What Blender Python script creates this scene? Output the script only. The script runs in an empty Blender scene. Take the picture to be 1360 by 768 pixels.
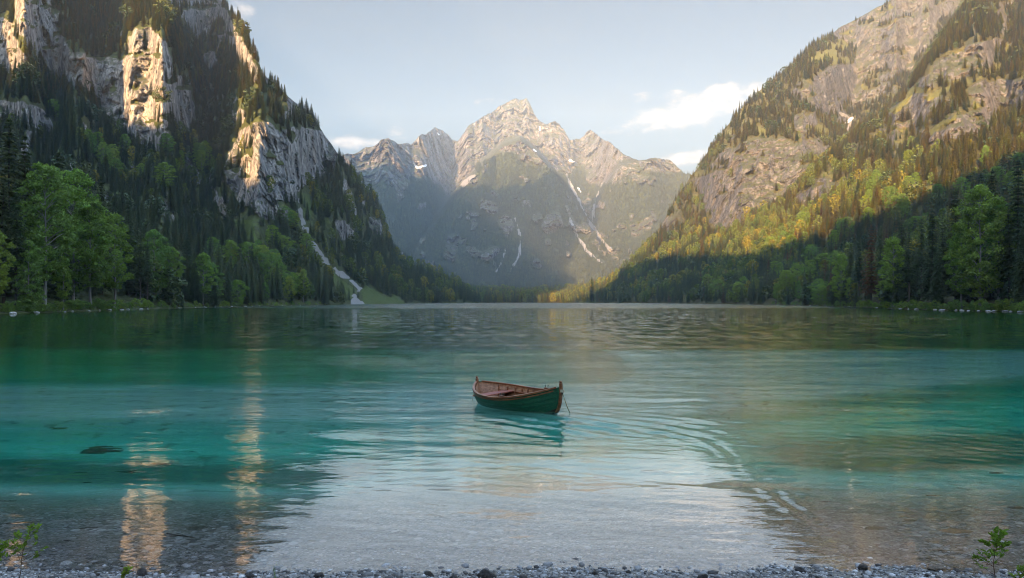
import bpy, bmesh, math, random
import numpy as np
from mathutils import Vector

# ------------------------------------------------------------------ scene, camera, light
scene = bpy.context.scene
COL = scene.collection
random.seed(7)
RNG = np.random.default_rng(11)

F = 1067.0          # focal length in photo pixels (photo 1360 wide)
CX, HY = 680.0, 400.0   # centre column and horizon row
EYE = 3.2           # eye height above the lake

cam_d = bpy.data.cameras.new('camera')
cam = bpy.data.objects.new('camera', cam_d)
COL.objects.link(cam)
cam.location = (0, 0, EYE)
cam.rotation_euler = (math.pi / 2, 0, 0)
cam_d.sensor_width = 36.0
cam_d.lens = 36.0 * F / 1360.0
cam_d.shift_y = 16.0 / 1360.0
cam_d.clip_start = 0.1
cam_d.clip_end = 60000
scene.camera = cam

SUN_EL = math.radians(11)
SUN_AZ = math.radians(200)      # compass style: 0 = +Y (view direction), 90 = +X; the sun stands behind and to the left
sun_dir = Vector((math.sin(SUN_AZ) * math.cos(SUN_EL), math.cos(SUN_AZ) * math.cos(SUN_EL), math.sin(SUN_EL)))
sun_d = bpy.data.lights.new('sun', 'SUN')
sun_d.energy = 3.8
sun_d.angle = math.radians(0.5)
sun_d.color = (1.0, 0.60, 0.28)
sun = bpy.data.objects.new('sun', sun_d)
COL.objects.link(sun)
sun.location = (-300, -300, 800)
sun.rotation_euler = (-sun_dir).to_track_quat('-Z', 'Y').to_euler()

world = bpy.data.worlds.new('World')
scene.world = world
world.use_nodes = True

scene.view_settings.view_transform = 'Standard'
scene.view_settings.look = 'None'
scene.view_settings.gamma = 1.0
scene.view_settings.use_curve_mapping = False
scene.view_settings.exposure = 2.98
SKY_STRENGTH = 0.15
HAZE_DENSITY = 4.3e-5

scene.render.engine = 'CYCLES'
cy = scene.cycles
cy.max_bounces = 8
cy.diffuse_bounces = 3
cy.glossy_bounces = 4
cy.transmission_bounces = 6
cy.transparent_max_bounces = 8
cy.volume_bounces = 1
cy.caustics_reflective = True
cy.caustics_refractive = True
cy.sample_clamp_indirect = 6.0
cy.pixel_filter_type = 'BLACKMAN_HARRIS'
cy.filter_width = 1.0
cy.use_denoising = True
try:
    cy.denoiser = 'OPENIMAGEDENOISE'
    cy.denoising_prefilter = 'ACCURATE'
except Exception:
    pass

# ------------------------------------------------------------------ node helpers
class NT:
    """small helper round a node tree"""
    def __init__(self, tree):
        self.t = tree
        self.n = tree.nodes
        self.l = tree.links

    def new(self, kind, **kw):
        nd = self.n.new(kind)
        for k, v in kw.items():
            setattr(nd, k, v)
        return nd

    def put(self, sock, v):
        if isinstance(v, bpy.types.NodeSocket):
            self.l.new(v, sock)
        elif v is not None:
            if hasattr(sock, 'default_value'):
                dv = sock.default_value
                if hasattr(dv, '__len__') and not hasattr(v, '__len__'):
                    v = (v,) * len(dv)
                if hasattr(dv, '__len__') and len(dv) == 4 and len(v) == 3:
                    v = (*v, 1.0)
                sock.default_value = v

    def math(self, op, a, b=None, clamp=False):
        nd = self.new('ShaderNodeMath', operation=op, use_clamp=clamp)
        self.put(nd.inputs[0], a)
        if b is not None:
            self.put(nd.inputs[1], b)
        return nd.outputs[0]

    def vmath(self, op, a, b=None):
        nd = self.new('ShaderNodeVectorMath', operation=op)
        self.put(nd.inputs[0], a)
        if b is not None:
            self.put(nd.inputs[1], b)
        return nd.outputs[0]

    def mix(self, f, a, b, blend='MIX'):
        nd = self.new('ShaderNodeMix', data_type='RGBA', blend_type=blend)
        self.put(nd.inputs[0], f)
        self.put(nd.inputs[6], a)
        self.put(nd.inputs[7], b)
        return nd.outputs[2]

    def noise(self, vec, scale, detail=4, rough=0.55, dist=0.0):
        nd = self.new('ShaderNodeTexNoise')
        self.put(nd.inputs['Vector'], vec)
        self.put(nd.inputs['Scale'], scale)
        self.put(nd.inputs['Detail'], detail)
        self.put(nd.inputs['Roughness'], rough)
        self.put(nd.inputs['Distortion'], dist)
        return nd.outputs['Fac']

    def voro(self, vec, scale, feature='F1', out='Distance', rnd=1.0):
        nd = self.new('ShaderNodeTexVoronoi', feature=feature)
        self.put(nd.inputs['Vector'], vec)
        self.put(nd.inputs['Scale'], scale)
        self.put(nd.inputs['Randomness'], rnd)
        return nd.outputs[out]

    def ramp(self, f, stops, interp='LINEAR'):
        nd = self.new('ShaderNodeValToRGB')
        cr = nd.color_ramp
        cr.interpolation = interp
        while len(cr.elements) < len(stops):
            cr.elements.new(0.5)
        for e, (p, c) in zip(cr.elements, stops):
            e.position = p
            e.color = (*c, 1.0) if len(c) == 3 else c
        self.put(nd.inputs[0], f)
        return nd.outputs[0]

    def maprange(self, v, a, b, c=0.0, d=1.0, smooth=True):
        nd = self.new('ShaderNodeMapRange')
        if smooth:
            nd.interpolation_type = 'SMOOTHSTEP'
        for i, x in enumerate((v, a, b, c, d)):
            self.put(nd.inputs[i], x)
        return nd.outputs[0]

    def scale(self, vec, s):
        nd = self.new('ShaderNodeVectorMath', operation='MULTIPLY')
        self.put(nd.inputs[0], vec)
        self.put(nd.inputs[1], s)
        return nd.outputs[0]

    def bump(self, h, strength, dist, normal=None):
        nd = self.new('ShaderNodeBump')
        self.put(nd.inputs['Height'], h)
        self.put(nd.inputs['Strength'], strength)
        self.put(nd.inputs['Distance'], dist)
        if normal is not None:
            self.put(nd.inputs['Normal'], normal)
        return nd.outputs[0]


def material(name):
    m = bpy.data.materials.new(name)
    m.use_nodes = True
    t = NT(m.node_tree)
    t.n.clear()
    out = t.new('ShaderNodeOutputMaterial')
    return m, t, out


def principled(t, out, base, rough=0.7, normal=None, spec=0.3, metallic=0.0):
    b = t.new('ShaderNodeBsdfPrincipled')
    t.put(b.inputs['Base Color'], base)
    t.put(b.inputs['Roughness'], rough)
    t.put(b.inputs['Specular IOR Level'], spec)
    t.put(b.inputs['Metallic'], metallic)
    if normal is not None:
        t.l.new(normal, b.inputs['Normal'])
    t.l.new(b.outputs[0], out.inputs['Surface'])
    return b


# ------------------------------------------------------------------ sky with evening clouds
def build_world():
    t = NT(world.node_tree)
    t.n.clear()
    out = t.new('ShaderNodeOutputWorld')
    bg = t.new('ShaderNodeBackground')
    sky = t.new('ShaderNodeTexSky')
    sky.sky_type = 'NISHITA'
    sky.sun_disc = False
    sky.sun_elevation = SUN_EL
    sky.sun_rotation = SUN_AZ
    sky.altitude = 900
    sky.air_density = 1.0
    sky.dust_density = 0.9
    sky.ozone_density = 1.0
    tc = t.new('ShaderNodeTexCoord')
    sep = t.new('ShaderNodeSeparateXYZ')
    t.l.new(tc.outputs['Generated'], sep.inputs[0])
    dx, dy, dz = sep.outputs
    az = t.math('ARCTAN2', dx, dy)            # azimuth from the view axis
    el = t.math('ARCSINE', dz)
    cmb = t.new('ShaderNodeCombineXYZ')
    t.l.new(az, cmb.inputs[0])
    t.l.new(t.math('MULTIPLY', el, 1.9), cmb.inputs[1])
    v = cmb.outputs[0]
    n1 = t.noise(v, 26, 7, 0.58)
    n2 = t.noise(v, 75, 5, 0.6)
    n = t.math('ADD', t.math('MULTIPLY', n1, 0.75), t.math('MULTIPLY', n2, 0.25))

    def blob(a0, e0, wa, we, tilt=0.0):
        da = t.math('SUBTRACT', az, a0)
        de = t.math('SUBTRACT', t.math('SUBTRACT', el, e0), t.math('MULTIPLY', da, tilt))
        q = t.math('ADD', t.math('POWER', t.math('ABSOLUTE', t.math('DIVIDE', da, wa)), 2.0),
                   t.math('POWER', t.math('ABSOLUTE', t.math('DIVIDE', de, we)), 2.0))
        return t.math('SUBTRACT', 1.0, q)

    def pix(px, py):
        x, z = (px - CX) / F, (HY - py) / F
        return math.atan(x), math.atan(z / math.hypot(1, x))

    blobs = [(918, 148, 84, 25, 0.14), (962, 124, 34, 13, 0.0), (870, 150, 34, 10, 0.0), (905, 212, 60, 11, 0.15),
             (480, 190, 46, 11, 0.0), (522, 174, 18, 7, 0.0), (822, 175, 24, 8, 0.0), (318, 14, 20, 12, 0.0), (540, 188, 26, 6, 0),
             (655, 138, 24, 8, 0), (860, 130, 24, 8, 0), (895, 128, 24, 8, 0), (1000, 128, 60, 16, 0),
             # clouds round the rest of the sky, out of this frame
             (-400, 60, 300, 60, 0.1), (1900, 120, 260, 40, 0.0)]
    acc = None
    for (px, py, w, h, tl) in blobs:
        a0, e0 = pix(px, py)
        b = blob(a0, e0, w / F, h / F, tl)
        b = t.math('MAXIMUM', b, -1.5)
        if w < 30:
            b = t.math('MINIMUM', b, 0.30)     # wisps
        acc = b if acc is None else t.math('MAXIMUM', acc, b)
    dens = t.math('ADD', t.math('MULTIPLY', acc, 0.50), t.math('MULTIPLY', t.math('SUBTRACT', n, 0.545), 2.0))
    mask = t.maprange(dens, -0.06, 0.42)
    # faint high veil
    cv = t.new('ShaderNodeCombineXYZ')
    t.l.new(t.math('MULTIPLY', az, 1.0), cv.inputs[0])
    t.l.new(t.math('MULTIPLY', el, 4.0), cv.inputs[1])
    veil = t.math('MULTIPLY', t.maprange(t.noise(cv.outputs[0], 3.0, 6, 0.6), 0.45, 0.75), 0.22)
    body = t.ramp(t.math('ADD', t.math('MULTIPLY', n2, 0.6), t.math('MULTIPLY', dens, 0.8)),
                  [(0.25, (.55, .50, .48)), (0.75, (.85, .77, .70))])
    hsv = t.new('ShaderNodeHueSaturation')
    hsv.inputs['Saturation'].default_value = SKY_SAT
    t.l.new(sky.outputs[0], hsv.inputs['Color'])
    # sky in the view window dimmed, the sides left bright to fill the shade
    front = t.math('MULTIPLY', t.maprange(dy, 0.58, 0.82), t.maprange(el, 0.95, 0.36))
    skc = t.mix(1.0, hsv.outputs[0], t.maprange(front, 0.0, 1.0, 1.0, SKY_FRONT, False), 'MULTIPLY')
    skc = t.mix(front, skc, t.mix(1.0, skc, (0.86, 1.0, 1.06), 'MULTIPLY'))
    c = t.mix(t.math('MULTIPLY', veil, front), skc, (.28, .315, .34))
    # milky warm air low down, away from the sun
    c = t.mix(t.math('MULTIPLY', t.maprange(el, 0.30, 0.02, 0.0, 0.75), front), c, SKY_LOW)
    c = t.mix(t.math('MULTIPLY', mask, 0.88), c, body)
    t.l.new(c, bg.inputs['Color'])
    bg.inputs['Strength'].default_value = SKY_STRENGTH
    t.l.new(bg.outputs[0], out.inputs['Surface'])


SKY_SAT = 1.0
SKY_FRONT = 0.084
SKY_LOW = (0.140, 0.152, 0.158)
build_world()

# ------------------------------------------------------------------ object helpers
def tag(o, label=None, cat=None, group=None, kind=None):
    if label: o['label'] = label
    if cat: o['category'] = cat
    if group: o['group'] = group
    if kind: o['kind'] = kind
    return o


def link(o, parent=None):
    COL.objects.link(o)
    if parent is not None:
        o.parent = parent
    return o


def empty(name, loc, rz=0.0):
    o = bpy.data.objects.new(name, None)
    o.location = loc
    o.rotation_euler = (0, 0, rz)
    o.empty_display_size = 0.3
    return link(o)


def np_mesh(name, V, quads=None, tris=None, mat=None, smooth=False, mat_idx=None):
    """fast mesh from numpy arrays"""
    me = bpy.data.meshes.new(name)
    V = np.asarray(V, np.float32)
    nq = 0 if quads is None else len(quads)
    nt = 0 if tris is None else len(tris)
    me.vertices.add(len(V))
    me.vertices.foreach_set('co', V.ravel())
    loops = []
    if nq: loops.append(np.asarray(quads, np.int32).ravel())
    if nt: loops.append(np.asarray(tris, np.int32).ravel())
    if loops:
        li = np.concatenate(loops)
        me.loops.add(len(li))
        me.loops.foreach_set('vertex_index', li)
        st = np.concatenate([np.arange(nq, dtype=np.int32) * 4, nq * 4 + np.arange(nt, dtype=np.int32) * 3])
        me.polygons.add(nq + nt)
        me.polygons.foreach_set('loop_start', st)
        if smooth:
            me.polygons.foreach_set('use_smooth', np.ones(nq + nt, bool))
        if mat_idx is not None:
            me.polygons.foreach_set('material_index', np.asarray(mat_idx, np.int32))
    me.update(calc_edges=True)
    if mat is not None:
        for m in (mat if isinstance(mat, (list, tuple)) else [mat]):
            me.materials.append(m)
    return me


def add_attr(me, name, arr, typ='FLOAT', domain='POINT'):
    a = me.attributes.new(name, typ, domain)
    if typ == 'FLOAT_COLOR':
        a.data.foreach_set('color', np.asarray(arr, np.float32).ravel())
    elif typ == 'FLOAT_VECTOR':
        a.data.foreach_set('vector', np.asarray(arr, np.float32).ravel())
    else:
        a.data.foreach_set('value', np.asarray(arr).ravel())
    return a


def grid_quads(nr, nc):
    i = np.arange((nr - 1) * (nc - 1))
    r, c = i // (nc - 1), i % (nc - 1)
    a = r * nc + c
    return np.stack([a, a + 1, a + nc + 1, a + nc], 1)


# ------------------------------------------------------------------ numpy noise
def _hash(ix, iy, iz, seed):
    h = (ix.astype(np.uint32) * np.uint32(374761393) + iy.astype(np.uint32) * np.uint32(668265263)
         + iz.astype(np.uint32) * np.uint32(2147483647) + np.uint32(seed) * np.uint32(1274126177))
    h = (h ^ (h >> np.uint32(13))) * np.uint32(1274126177)
    h = (h ^ (h >> np.uint32(15))) * np.uint32(2246822519)
    return ((h ^ (h >> np.uint32(16))) & np.uint32(0xFFFFFF)).astype(np.float32) / np.float32(0xFFFFFF)


def vnoise(x, y, z, seed=0):
    x, y, z = (np.asarray(a, np.float64) for a in (x, y, z))
    fx, fy, fz = np.floor(x), np.floor(y), np.floor(z)
    ix, iy, iz = (a.astype(np.int64) for a in (fx, fy, fz))
    u, v, w = x - fx, y - fy, z - fz
    u, v, w = (a * a * a * (a * (a * 6 - 15) + 10) for a in (u, v, w))
    r = 0
    for i in (0, 1):
        for j in (0, 1):
            for k in (0, 1):
                wt = (u if i else 1 - u) * (v if j else 1 - v) * (w if k else 1 - w)
                r = r + wt * _hash(ix + i, iy + j, iz + k, seed)
    return r * 2 - 1


def fbm(x, y, z, seed=0, oct=5, gain=0.5, lac=2.03):
    a, s, n = 1.0, 0.0, 0.0
    for o in range(oct):
        s = s + a * vnoise(x, y, z, seed + o * 17)
        n += a
        a *= gain
        x, y, z = x * lac + 13.7, y * lac + 7.1, z * lac + 3.3
    return s / n


def ridged(x, y, z, seed=0, oct=5, gain=0.5, lac=2.05):
    a, s, n = 1.0, 0.0, 0.0
    for o in range(oct):
        s = s + a * (1 - np.abs(vnoise(x, y, z, seed + o * 17)))
        n += a
        a *= gain
        x, y, z = x * lac + 13.7, y * lac + 7.1, z * lac + 3.3
    return s / n * 2 - 1


def blur1(a, n, axis):
    """box blur, twice"""
    for _ in range(2):
        k = 2 * n + 1
        pad = [(0, 0)] * a.ndim
        pad[axis] = (n + 1, n)
        c = np.cumsum(np.pad(a, pad, mode='edge'), axis=axis)
        sl1 = [slice(None)] * a.ndim
        sl0 = [slice(None)] * a.ndim
        sl1[axis] = slice(k, None)
        sl0[axis] = slice(0, -k)
        a = (c[tuple(sl1)] - c[tuple(sl0)]) / k
    return a


def smooth01(x, a, b):
    t = np.clip((x - a) / (b - a), 0, 1)
    return t * t * (3 - 2 * t)


# survey maps of the valley walls: azimuth column and elevation row as read from the eye point
MX0, MX1, MY0, MY1, MS = -420, 1780, -300, 430, 2
MW, MH = (MX1 - MX0) // MS, (MY1 - MY0) // MS
GX, GY = np.meshgrid(MX0 + MS * (np.arange(MW) + .5), MY0 + MS * (np.arange(MH) + .5))


def poly_mask(polys, soft=2, warp=5.0, seed=3):
    wx = GX + warp * fbm(GX / 16, GY / 16, GX * 0, seed, 4) * 1.6
    wy = GY + warp * fbm(GX / 16, GY / 16, GX * 0 + 9, seed, 4) * 1.6
    m = np.zeros_like(GX)
    for P in polys:
        P = np.asarray(P, float)
        inside = np.zeros(GX.shape, bool)
        for (x1, y1), (x2, y2) in zip(P, np.roll(P, -1, 0)):
            if y1 == y2: continue
            c = ((y1 > wy) != (y2 > wy)) & (wx < (x2 - x1) * (wy - y1) / (y2 - y1) + x1)
            inside ^= c
        m = np.maximum(m, inside)
    if soft:
        m = blur1(blur1(m, soft, 0), soft, 1)
    return m


def line_dist(P):
    """distance in map units to a polyline, with the arc parameter of the nearest point (0..1) and side (+ left of travel)"""
    P = np.asarray(P, float)
    seg = np.hypot(*np.diff(P, axis=0).T)
    L = np.concatenate([[0], np.cumsum(seg)])
    best = np.full(GX.shape, 1e9)
    par = np.zeros(GX.shape)
    side = np.zeros(GX.shape)
    for i in range(len(P) - 1):
        ax, ay = P[i]
        bx, by = P[i + 1] - P[i]
        tt = np.clip(((GX - ax) * bx + (GY - ay) * by) / (bx * bx + by * by), 0, 1)
        ddx, ddy = GX - ax - tt * bx, GY - ay - tt * by
        d = np.hypot(ddx, ddy)
        m = d < best
        best = np.where(m, d, best)
        par = np.where(m, (L[i] + tt * seg[i]) / L[-1], par)
        side = np.where(m, np.sign(bx * ddy - by * ddx), side)
    return best, par, side


def line_mask(P, w0, w1, seed=5, warp=2.5):
    d, p, _ = line_dist(P)
    n = fbm(GX / 7, GY / 7, GX * 0, seed, 3) * warp
    w = w0 + (w1 - w0) * p
    return smooth01(-(d + n), -w - 1.0, -w + 1.0)


def sample_map(m, px, py):
    fx = np.clip((px - MX0) / MS - .5, 0, MW - 1.001)
    fy = np.clip((py - MY0) / MS - .5, 0, MH - 1.001)
    ix, iy = fx.astype(int), fy.astype(int)
    u, v = fx - ix, fy - iy
    return (m[iy, ix] * (1 - u) * (1 - v) + m[iy, ix + 1] * u * (1 - v) + m[iy + 1, ix] * (1 - u) * v + m[iy + 1, ix + 1] * u * v)


def interp_pts(P, x):
    P = np.asarray(P, float)
    return np.interp(x, P[:, 0], P[:, 1])
# ------------------------------------------------------------------ ground and rock materials
def _ncol(t, P, sc):
    nd = t.new('ShaderNodeTexNoise')
    t.put(nd.inputs['Vector'], P)
    nd.inputs['Scale'].default_value = sc
    nd.inputs['Detail'].default_value = 4
    return nd.outputs['Color']


def mountain_material(name, scale=1.0, grass_col=(0.075, 0.10, 0.025), rock_a=(0.15, 0.147, 0.145), rock_b=(0.38, 0.36, 0.33), floor_col=(0.042, 0.050, 0.018)):
    m, t, out = material(name)
    tc = t.new('ShaderNodeTexCoord')
    P = t.scale(tc.outputs['Object'], (1 / scale,) * 3)
    at = t.new('ShaderNodeAttribute', attribute_name='mask')
    sp = t.new('ShaderNodeSeparateColor')
    t.l.new(at.outputs['Color'], sp.inputs[0])
    rock, scree, grass, snow = sp.outputs[0], sp.outputs[1], sp.outputs[2], at.outputs['Alpha']
    geo = t.new('ShaderNodeNewGeometry')
    sn = t.new('ShaderNodeSeparateXYZ')
    t.l.new(geo.outputs['Normal'], sn.inputs[0])
    nz = sn.outputs[2]
    # limestone: beds, vertical streaks, rusty and dark stains
    Pv = t.scale(P, (0.09, 0.09, 0.016))
    streak = t.noise(Pv, 1.0, 6, 0.62, 0.4)
    grain = t.noise(P, 0.22, 7, 0.68)
    big = t.noise(P, 0.02, 4, 0.5)
    crack = t.voro(t.vmath('ADD', t.scale(P, (0.07, 0.07, 0.035)), t.scale(tc.outputs['Object'], (0, 0, 0))), 1.0, 'DISTANCE_TO_EDGE')
    crack2 = t.voro(t.vmath('ADD', t.scale(P, (0.19, 0.19, 0.11)), t.scale(t.new('ShaderNodeTexNoise').outputs['Color'], (0.5, 0.5, 0.5))), 1.0, 'DISTANCE_TO_EDGE')
    crackm = t.math('MULTIPLY', t.maprange(crack, 0.0, 0.045, 0.30, 1.0), t.maprange(crack2, 0.0, 0.05, 0.62, 1.0))
    # broken faces: every block of rock has its own tone
    warpv = t.vmath('ADD', P, t.scale(t.vmath('SUBTRACT', _ncol(t, P, 0.12), (.5, .5, .5)), (9, 9, 9)))
    def tone(sc):
        s_ = t.new('ShaderNodeSeparateColor')
        t.l.new(t.voro(t.scale(warpv, sc), 1.0, 'F1', 'Color'), s_.inputs[0])
        return s_.outputs[0]
    cells = t.math('ADD', t.math('MULTIPLY', tone((.055, .055, .035)), .55), t.math('MULTIPLY', tone((.16, .16, .12)), .45))
    v = t.math('ADD', t.math('ADD', t.math('MULTIPLY', streak, 0.34), t.math('MULTIPLY', grain, 0.42)), t.math('MULTIPLY', cells, 0.24))
    rc = t.ramp(v, [(0.34, tuple(0.45 * a for a in rock_a)), (0.44, rock_a), (0.52, tuple(0.5 * (a + b) for a, b in zip(rock_a, rock_b))), (0.60, rock_b), (0.74, tuple(min(1, 1.25 * b) for b in rock_b))])
    rc = t.mix(t.maprange(big, 0.5, 0.7, 0, 0.35), rc, tuple(1.05 * b * w for b, w in zip(rock_b, (1.0, .82, .64))), 'MIX')
    rc = t.mix(1.0, rc, crackm, 'MULTIPLY')
    stain = t.maprange(t.noise(t.scale(P, (0.2, 0.2, 0.014)), 1.0, 4, 0.6), 0.56, 0.72)
    rc = t.mix(t.math('MULTIPLY', stain, 0.5), rc, (0.09, 0.088, 0.085))
    # moss and dwarf pine cling to ledges
    ledge = t.maprange(t.math('ADD', nz, t.math('MULTIPLY', t.math('SUBTRACT', grain, 0.5), 1.4)), 0.55, 0.75)
    rc = t.mix(t.math('MULTIPLY', ledge, 0.75), rc, t.mix(grain, (0.03, 0.04, 0.014), (0.08, 0.085, 0.03)))
    floor = t.mix(t.maprange(t.noise(P, 0.15, 5, 0.6), 0.35, 0.7), floor_col, (floor_col[0] * 1.9, floor_col[1] * 1.9, floor_col[2] * 1.5))
    br = t.math('MULTIPLY', t.math('SUBTRACT', t.noise(P, 0.06, 6, 0.65), 0.5), 1.3)
    rmask = t.maprange(t.math('ADD', rock, br), 0.36, 0.62)
    c = t.mix(rmask, floor, rc)
    gr = t.mix(t.noise(P, 0.3, 5, 0.6), tuple(0.6 * a for a in grass_col), tuple(1.3 * a for a in grass_col))
    c = t.mix(t.maprange(t.math('ADD', grass, t.math('MULTIPLY', br, 0.6)), 0.35, 0.6), c, gr)
    sc = t.mix(t.noise(P, 0.6, 6, 0.7), (0.16, 0.152, 0.14), (0.37, 0.355, 0.33))
    c = t.mix(t.maprange(t.math('ADD', scree, t.math('MULTIPLY', br, 0.5)), 0.35, 0.6), c, sc)
    c = t.mix(t.maprange(snow, 0.4, 0.6), c, (0.82, 0.84, 0.87))
    h = t.math('ADD', t.math('MULTIPLY', t.math('ADD', streak, grain), 1.0), t.math('MULTIPLY', crack, 0.8))
    h = t.math('ADD', h, t.math('MULTIPLY', cells, 0.7))
    nb = t.bump(h, 1.0, 3.6 * scale)
    principled(t, out, c, 0.9, nb, 0.15)
    return m


MAT_MTN = mountain_material('limestone_and_forest_floor')
MAT_MTN_R = mountain_material('weathered_limestone', rock_a=(0.062, 0.063, 0.066), rock_b=(0.155, 0.153, 0.155), grass_col=(0.115, 0.115, 0.032), floor_col=(0.055, 0.05, 0.02))
MAT_FAR = mountain_material('far_limestone', scale=5.0, rock_a=(0.085, 0.082, 0.082), rock_b=(0.215, 0.207, 0.203), floor_col=(0.035, 0.042, 0.020))

# ------------------------------------------------------------------ valley walls
TERR = {}


def terrain(name, px0, px1, dpx, nr, shore, sky, cmap, jump, masks, mat, rock_amp=(16, 5), ground_amp=6.0, nscale=1.0, seed=1, bed=0.18, vstretch=1.0, back=None, jag=2.0, blurc=7):
    px = np.arange(px0, px1 + dpx * .5, dpx)
    n = len(px)
    Y0 = np.exp(interp_pts([(a, math.log(b)) for a, b in shore], px))
    Y0 = Y0 * (1 + 0.035 * fbm(px / 37, px * 0, px * 0 + seed, seed, 4))
    yb = HY + F * EYE / Y0
    ys = interp_pts(sky, px) + jag * fbm(px / 9, px * 0, px * 0 + seed, seed + 5, 4)
    ys = np.minimum(ys, yb - 0.15)
    t = np.linspace(0, 1, nr)[:, None]
    y = yb + t * (ys - yb)
    PX = np.broadcast_to(px, y.shape)
    T = (HY - y) / F
    c = sample_map(cmap, PX, y)
    cm = .5 * (c[1:] + c[:-1])
    dl = (T[1:] - T[:-1]) / cm
    lnr = np.concatenate([np.zeros((1, n)), np.cumsum(dl, 0)])
    lnr = blur1(lnr, blurc, 1)
    r = Y0 * np.exp(lnr)
    if jump is not None:
        r = r * np.exp(sample_map(jump, PX, y))
    rock = sample_map(masks['rock'], PX, y)
    X, Z = r * (PX - CX) / F, EYE + r * T
    s = nscale
    h1 = ridged(X / (60 * s), r / (60 * s), Z / (85 * s * vstretch), seed, 5)
    h2 = ridged(X / (15 * s), r / (15 * s), Z / (34 * s * vstretch), seed + 50, 4)
    h3 = fbm(X / (6 * s), r / (6 * s), Z / (6 * s), seed + 90, 3)
    zl = (Z + 0.35 * X + 14 * s * fbm(X / (50 * s), r / (50 * s), Z / (50 * s), seed + 70, 3)) / (17 * s)
    led = (zl - np.floor(zl))
    led = led - smooth01(led, .78, 1.0) * led            # beds: each leans out, then steps back
    big = fbm(X / (130 * s), r / (130 * s), Z / (200 * s), seed + 33, 3)
    q = 4.5 * fbm(X / (38 * s), r / (38 * s), Z / (46 * s), seed + 61, 4)
    q2 = 4.0 * fbm(X / (13 * s), r / (13 * s), Z / (15 * s), seed + 62, 3)
    blk = np.floor(q) + smooth01(q - np.floor(q), .35, .65)
    blk2 = np.floor(q2) + smooth01(q2 - np.floor(q2), .3, .7)
    h1 = h1 + 0.9 * big + bed * (.5 - led) + 0.42 * blk + 0.12 * blk2
    g1 = fbm(X / (75 * s), r / (75 * s), Z / (75 * s), seed + 130, 4)
    up = smooth01(t, 0.0, 0.06)
    d = rock * (rock_amp[0] * h1 + rock_amp[1] * h2 + 0.6 * rock_amp[1] * h3) + (1 - rock) * ground_amp * g1
    r = r - d * up
    X, Z = r * (PX - CX) / F, EYE + r * T
    # foot below the water, and the far side of the ridge
    rows_X, rows_Y, rows_Z = [], [], []
    tx = (px - CX) / F
    for fr, z in ((0.90, -16.0), (0.985, -1.2)):
        rows_X.append(Y0 * fr * tx); rows_Y.append(Y0 * fr); rows_Z.append(np.full(n, z))
    nf = len(rows_X)
    bX, bY, bZ = [], [], []
    top_Y, top_Z = r[-1], Z[-1]
    for fwd, dn in (back or ((6, 3), (25, 14), (70, 45), (150, 105), (280, 210), (500, 380), (900, 700))):
        yy = top_Y + fwd
        bX.append(yy * tx); bY.append(yy); bZ.append(np.maximum(top_Z - dn, -20))
    AX = np.vstack(rows_X + [X] + bX)
    AY = np.vstack(rows_Y + [r] + bY)
    AZ = np.vstack(rows_Z + [Z] + bZ)
    tot = AX.shape[0]
    V = np.stack([AX, AY, AZ], 2).reshape(-1, 3)
    me = np_mesh(name, V, quads=grid_quads(tot, n), mat=mat, smooth=True)
    def full(k):
        a = sample_map(masks[k], PX, y) if k in masks else np.zeros_like(y)
        return np.vstack([np.repeat(a[:1], nf, 0), a, np.repeat(a[-1:], len(bX), 0)])
    colr = np.stack([full('rock'), full('scree'), full('grass'), full('snow')], 2).reshape(-1, 4)
    add_attr(me, 'mask', colr, 'FLOAT_COLOR')
    o = link(bpy.data.objects.new(name, me))
    tag(o, kind='structure')
    TERR[name] = dict(px=px, y=y, Y=r, X=X, Z=Z, rock=rock, masks=masks, PX=PX, Y0=Y0)
    return o


def ground_at(name, px, off):
    """point on the terrain NAME in column px, OFF metres behind the shoreline (distance along the view axis)"""
    d = TERR[name]
    i = int(np.clip(np.searchsorted(d['px'], px), 1, len(d['px']) - 1))
    Y = d['Y0'][i] + off
    col = d['Y'][:, i]
    j = int(np.argmax(col >= Y)) if (col >= Y).any() else len(col) - 1
    j = max(j, 1)
    y0, y1 = col[j - 1], col[j]
    u = 0 if y1 == y0 else np.clip((Y - y0) / (y1 - y0), 0, 1)
    z = d['Z'][j - 1, i] * (1 - u) + d['Z'][j, i] * u
    return np.array([Y * (px - CX) / F, Y, max(z, 0.05)])


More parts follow.
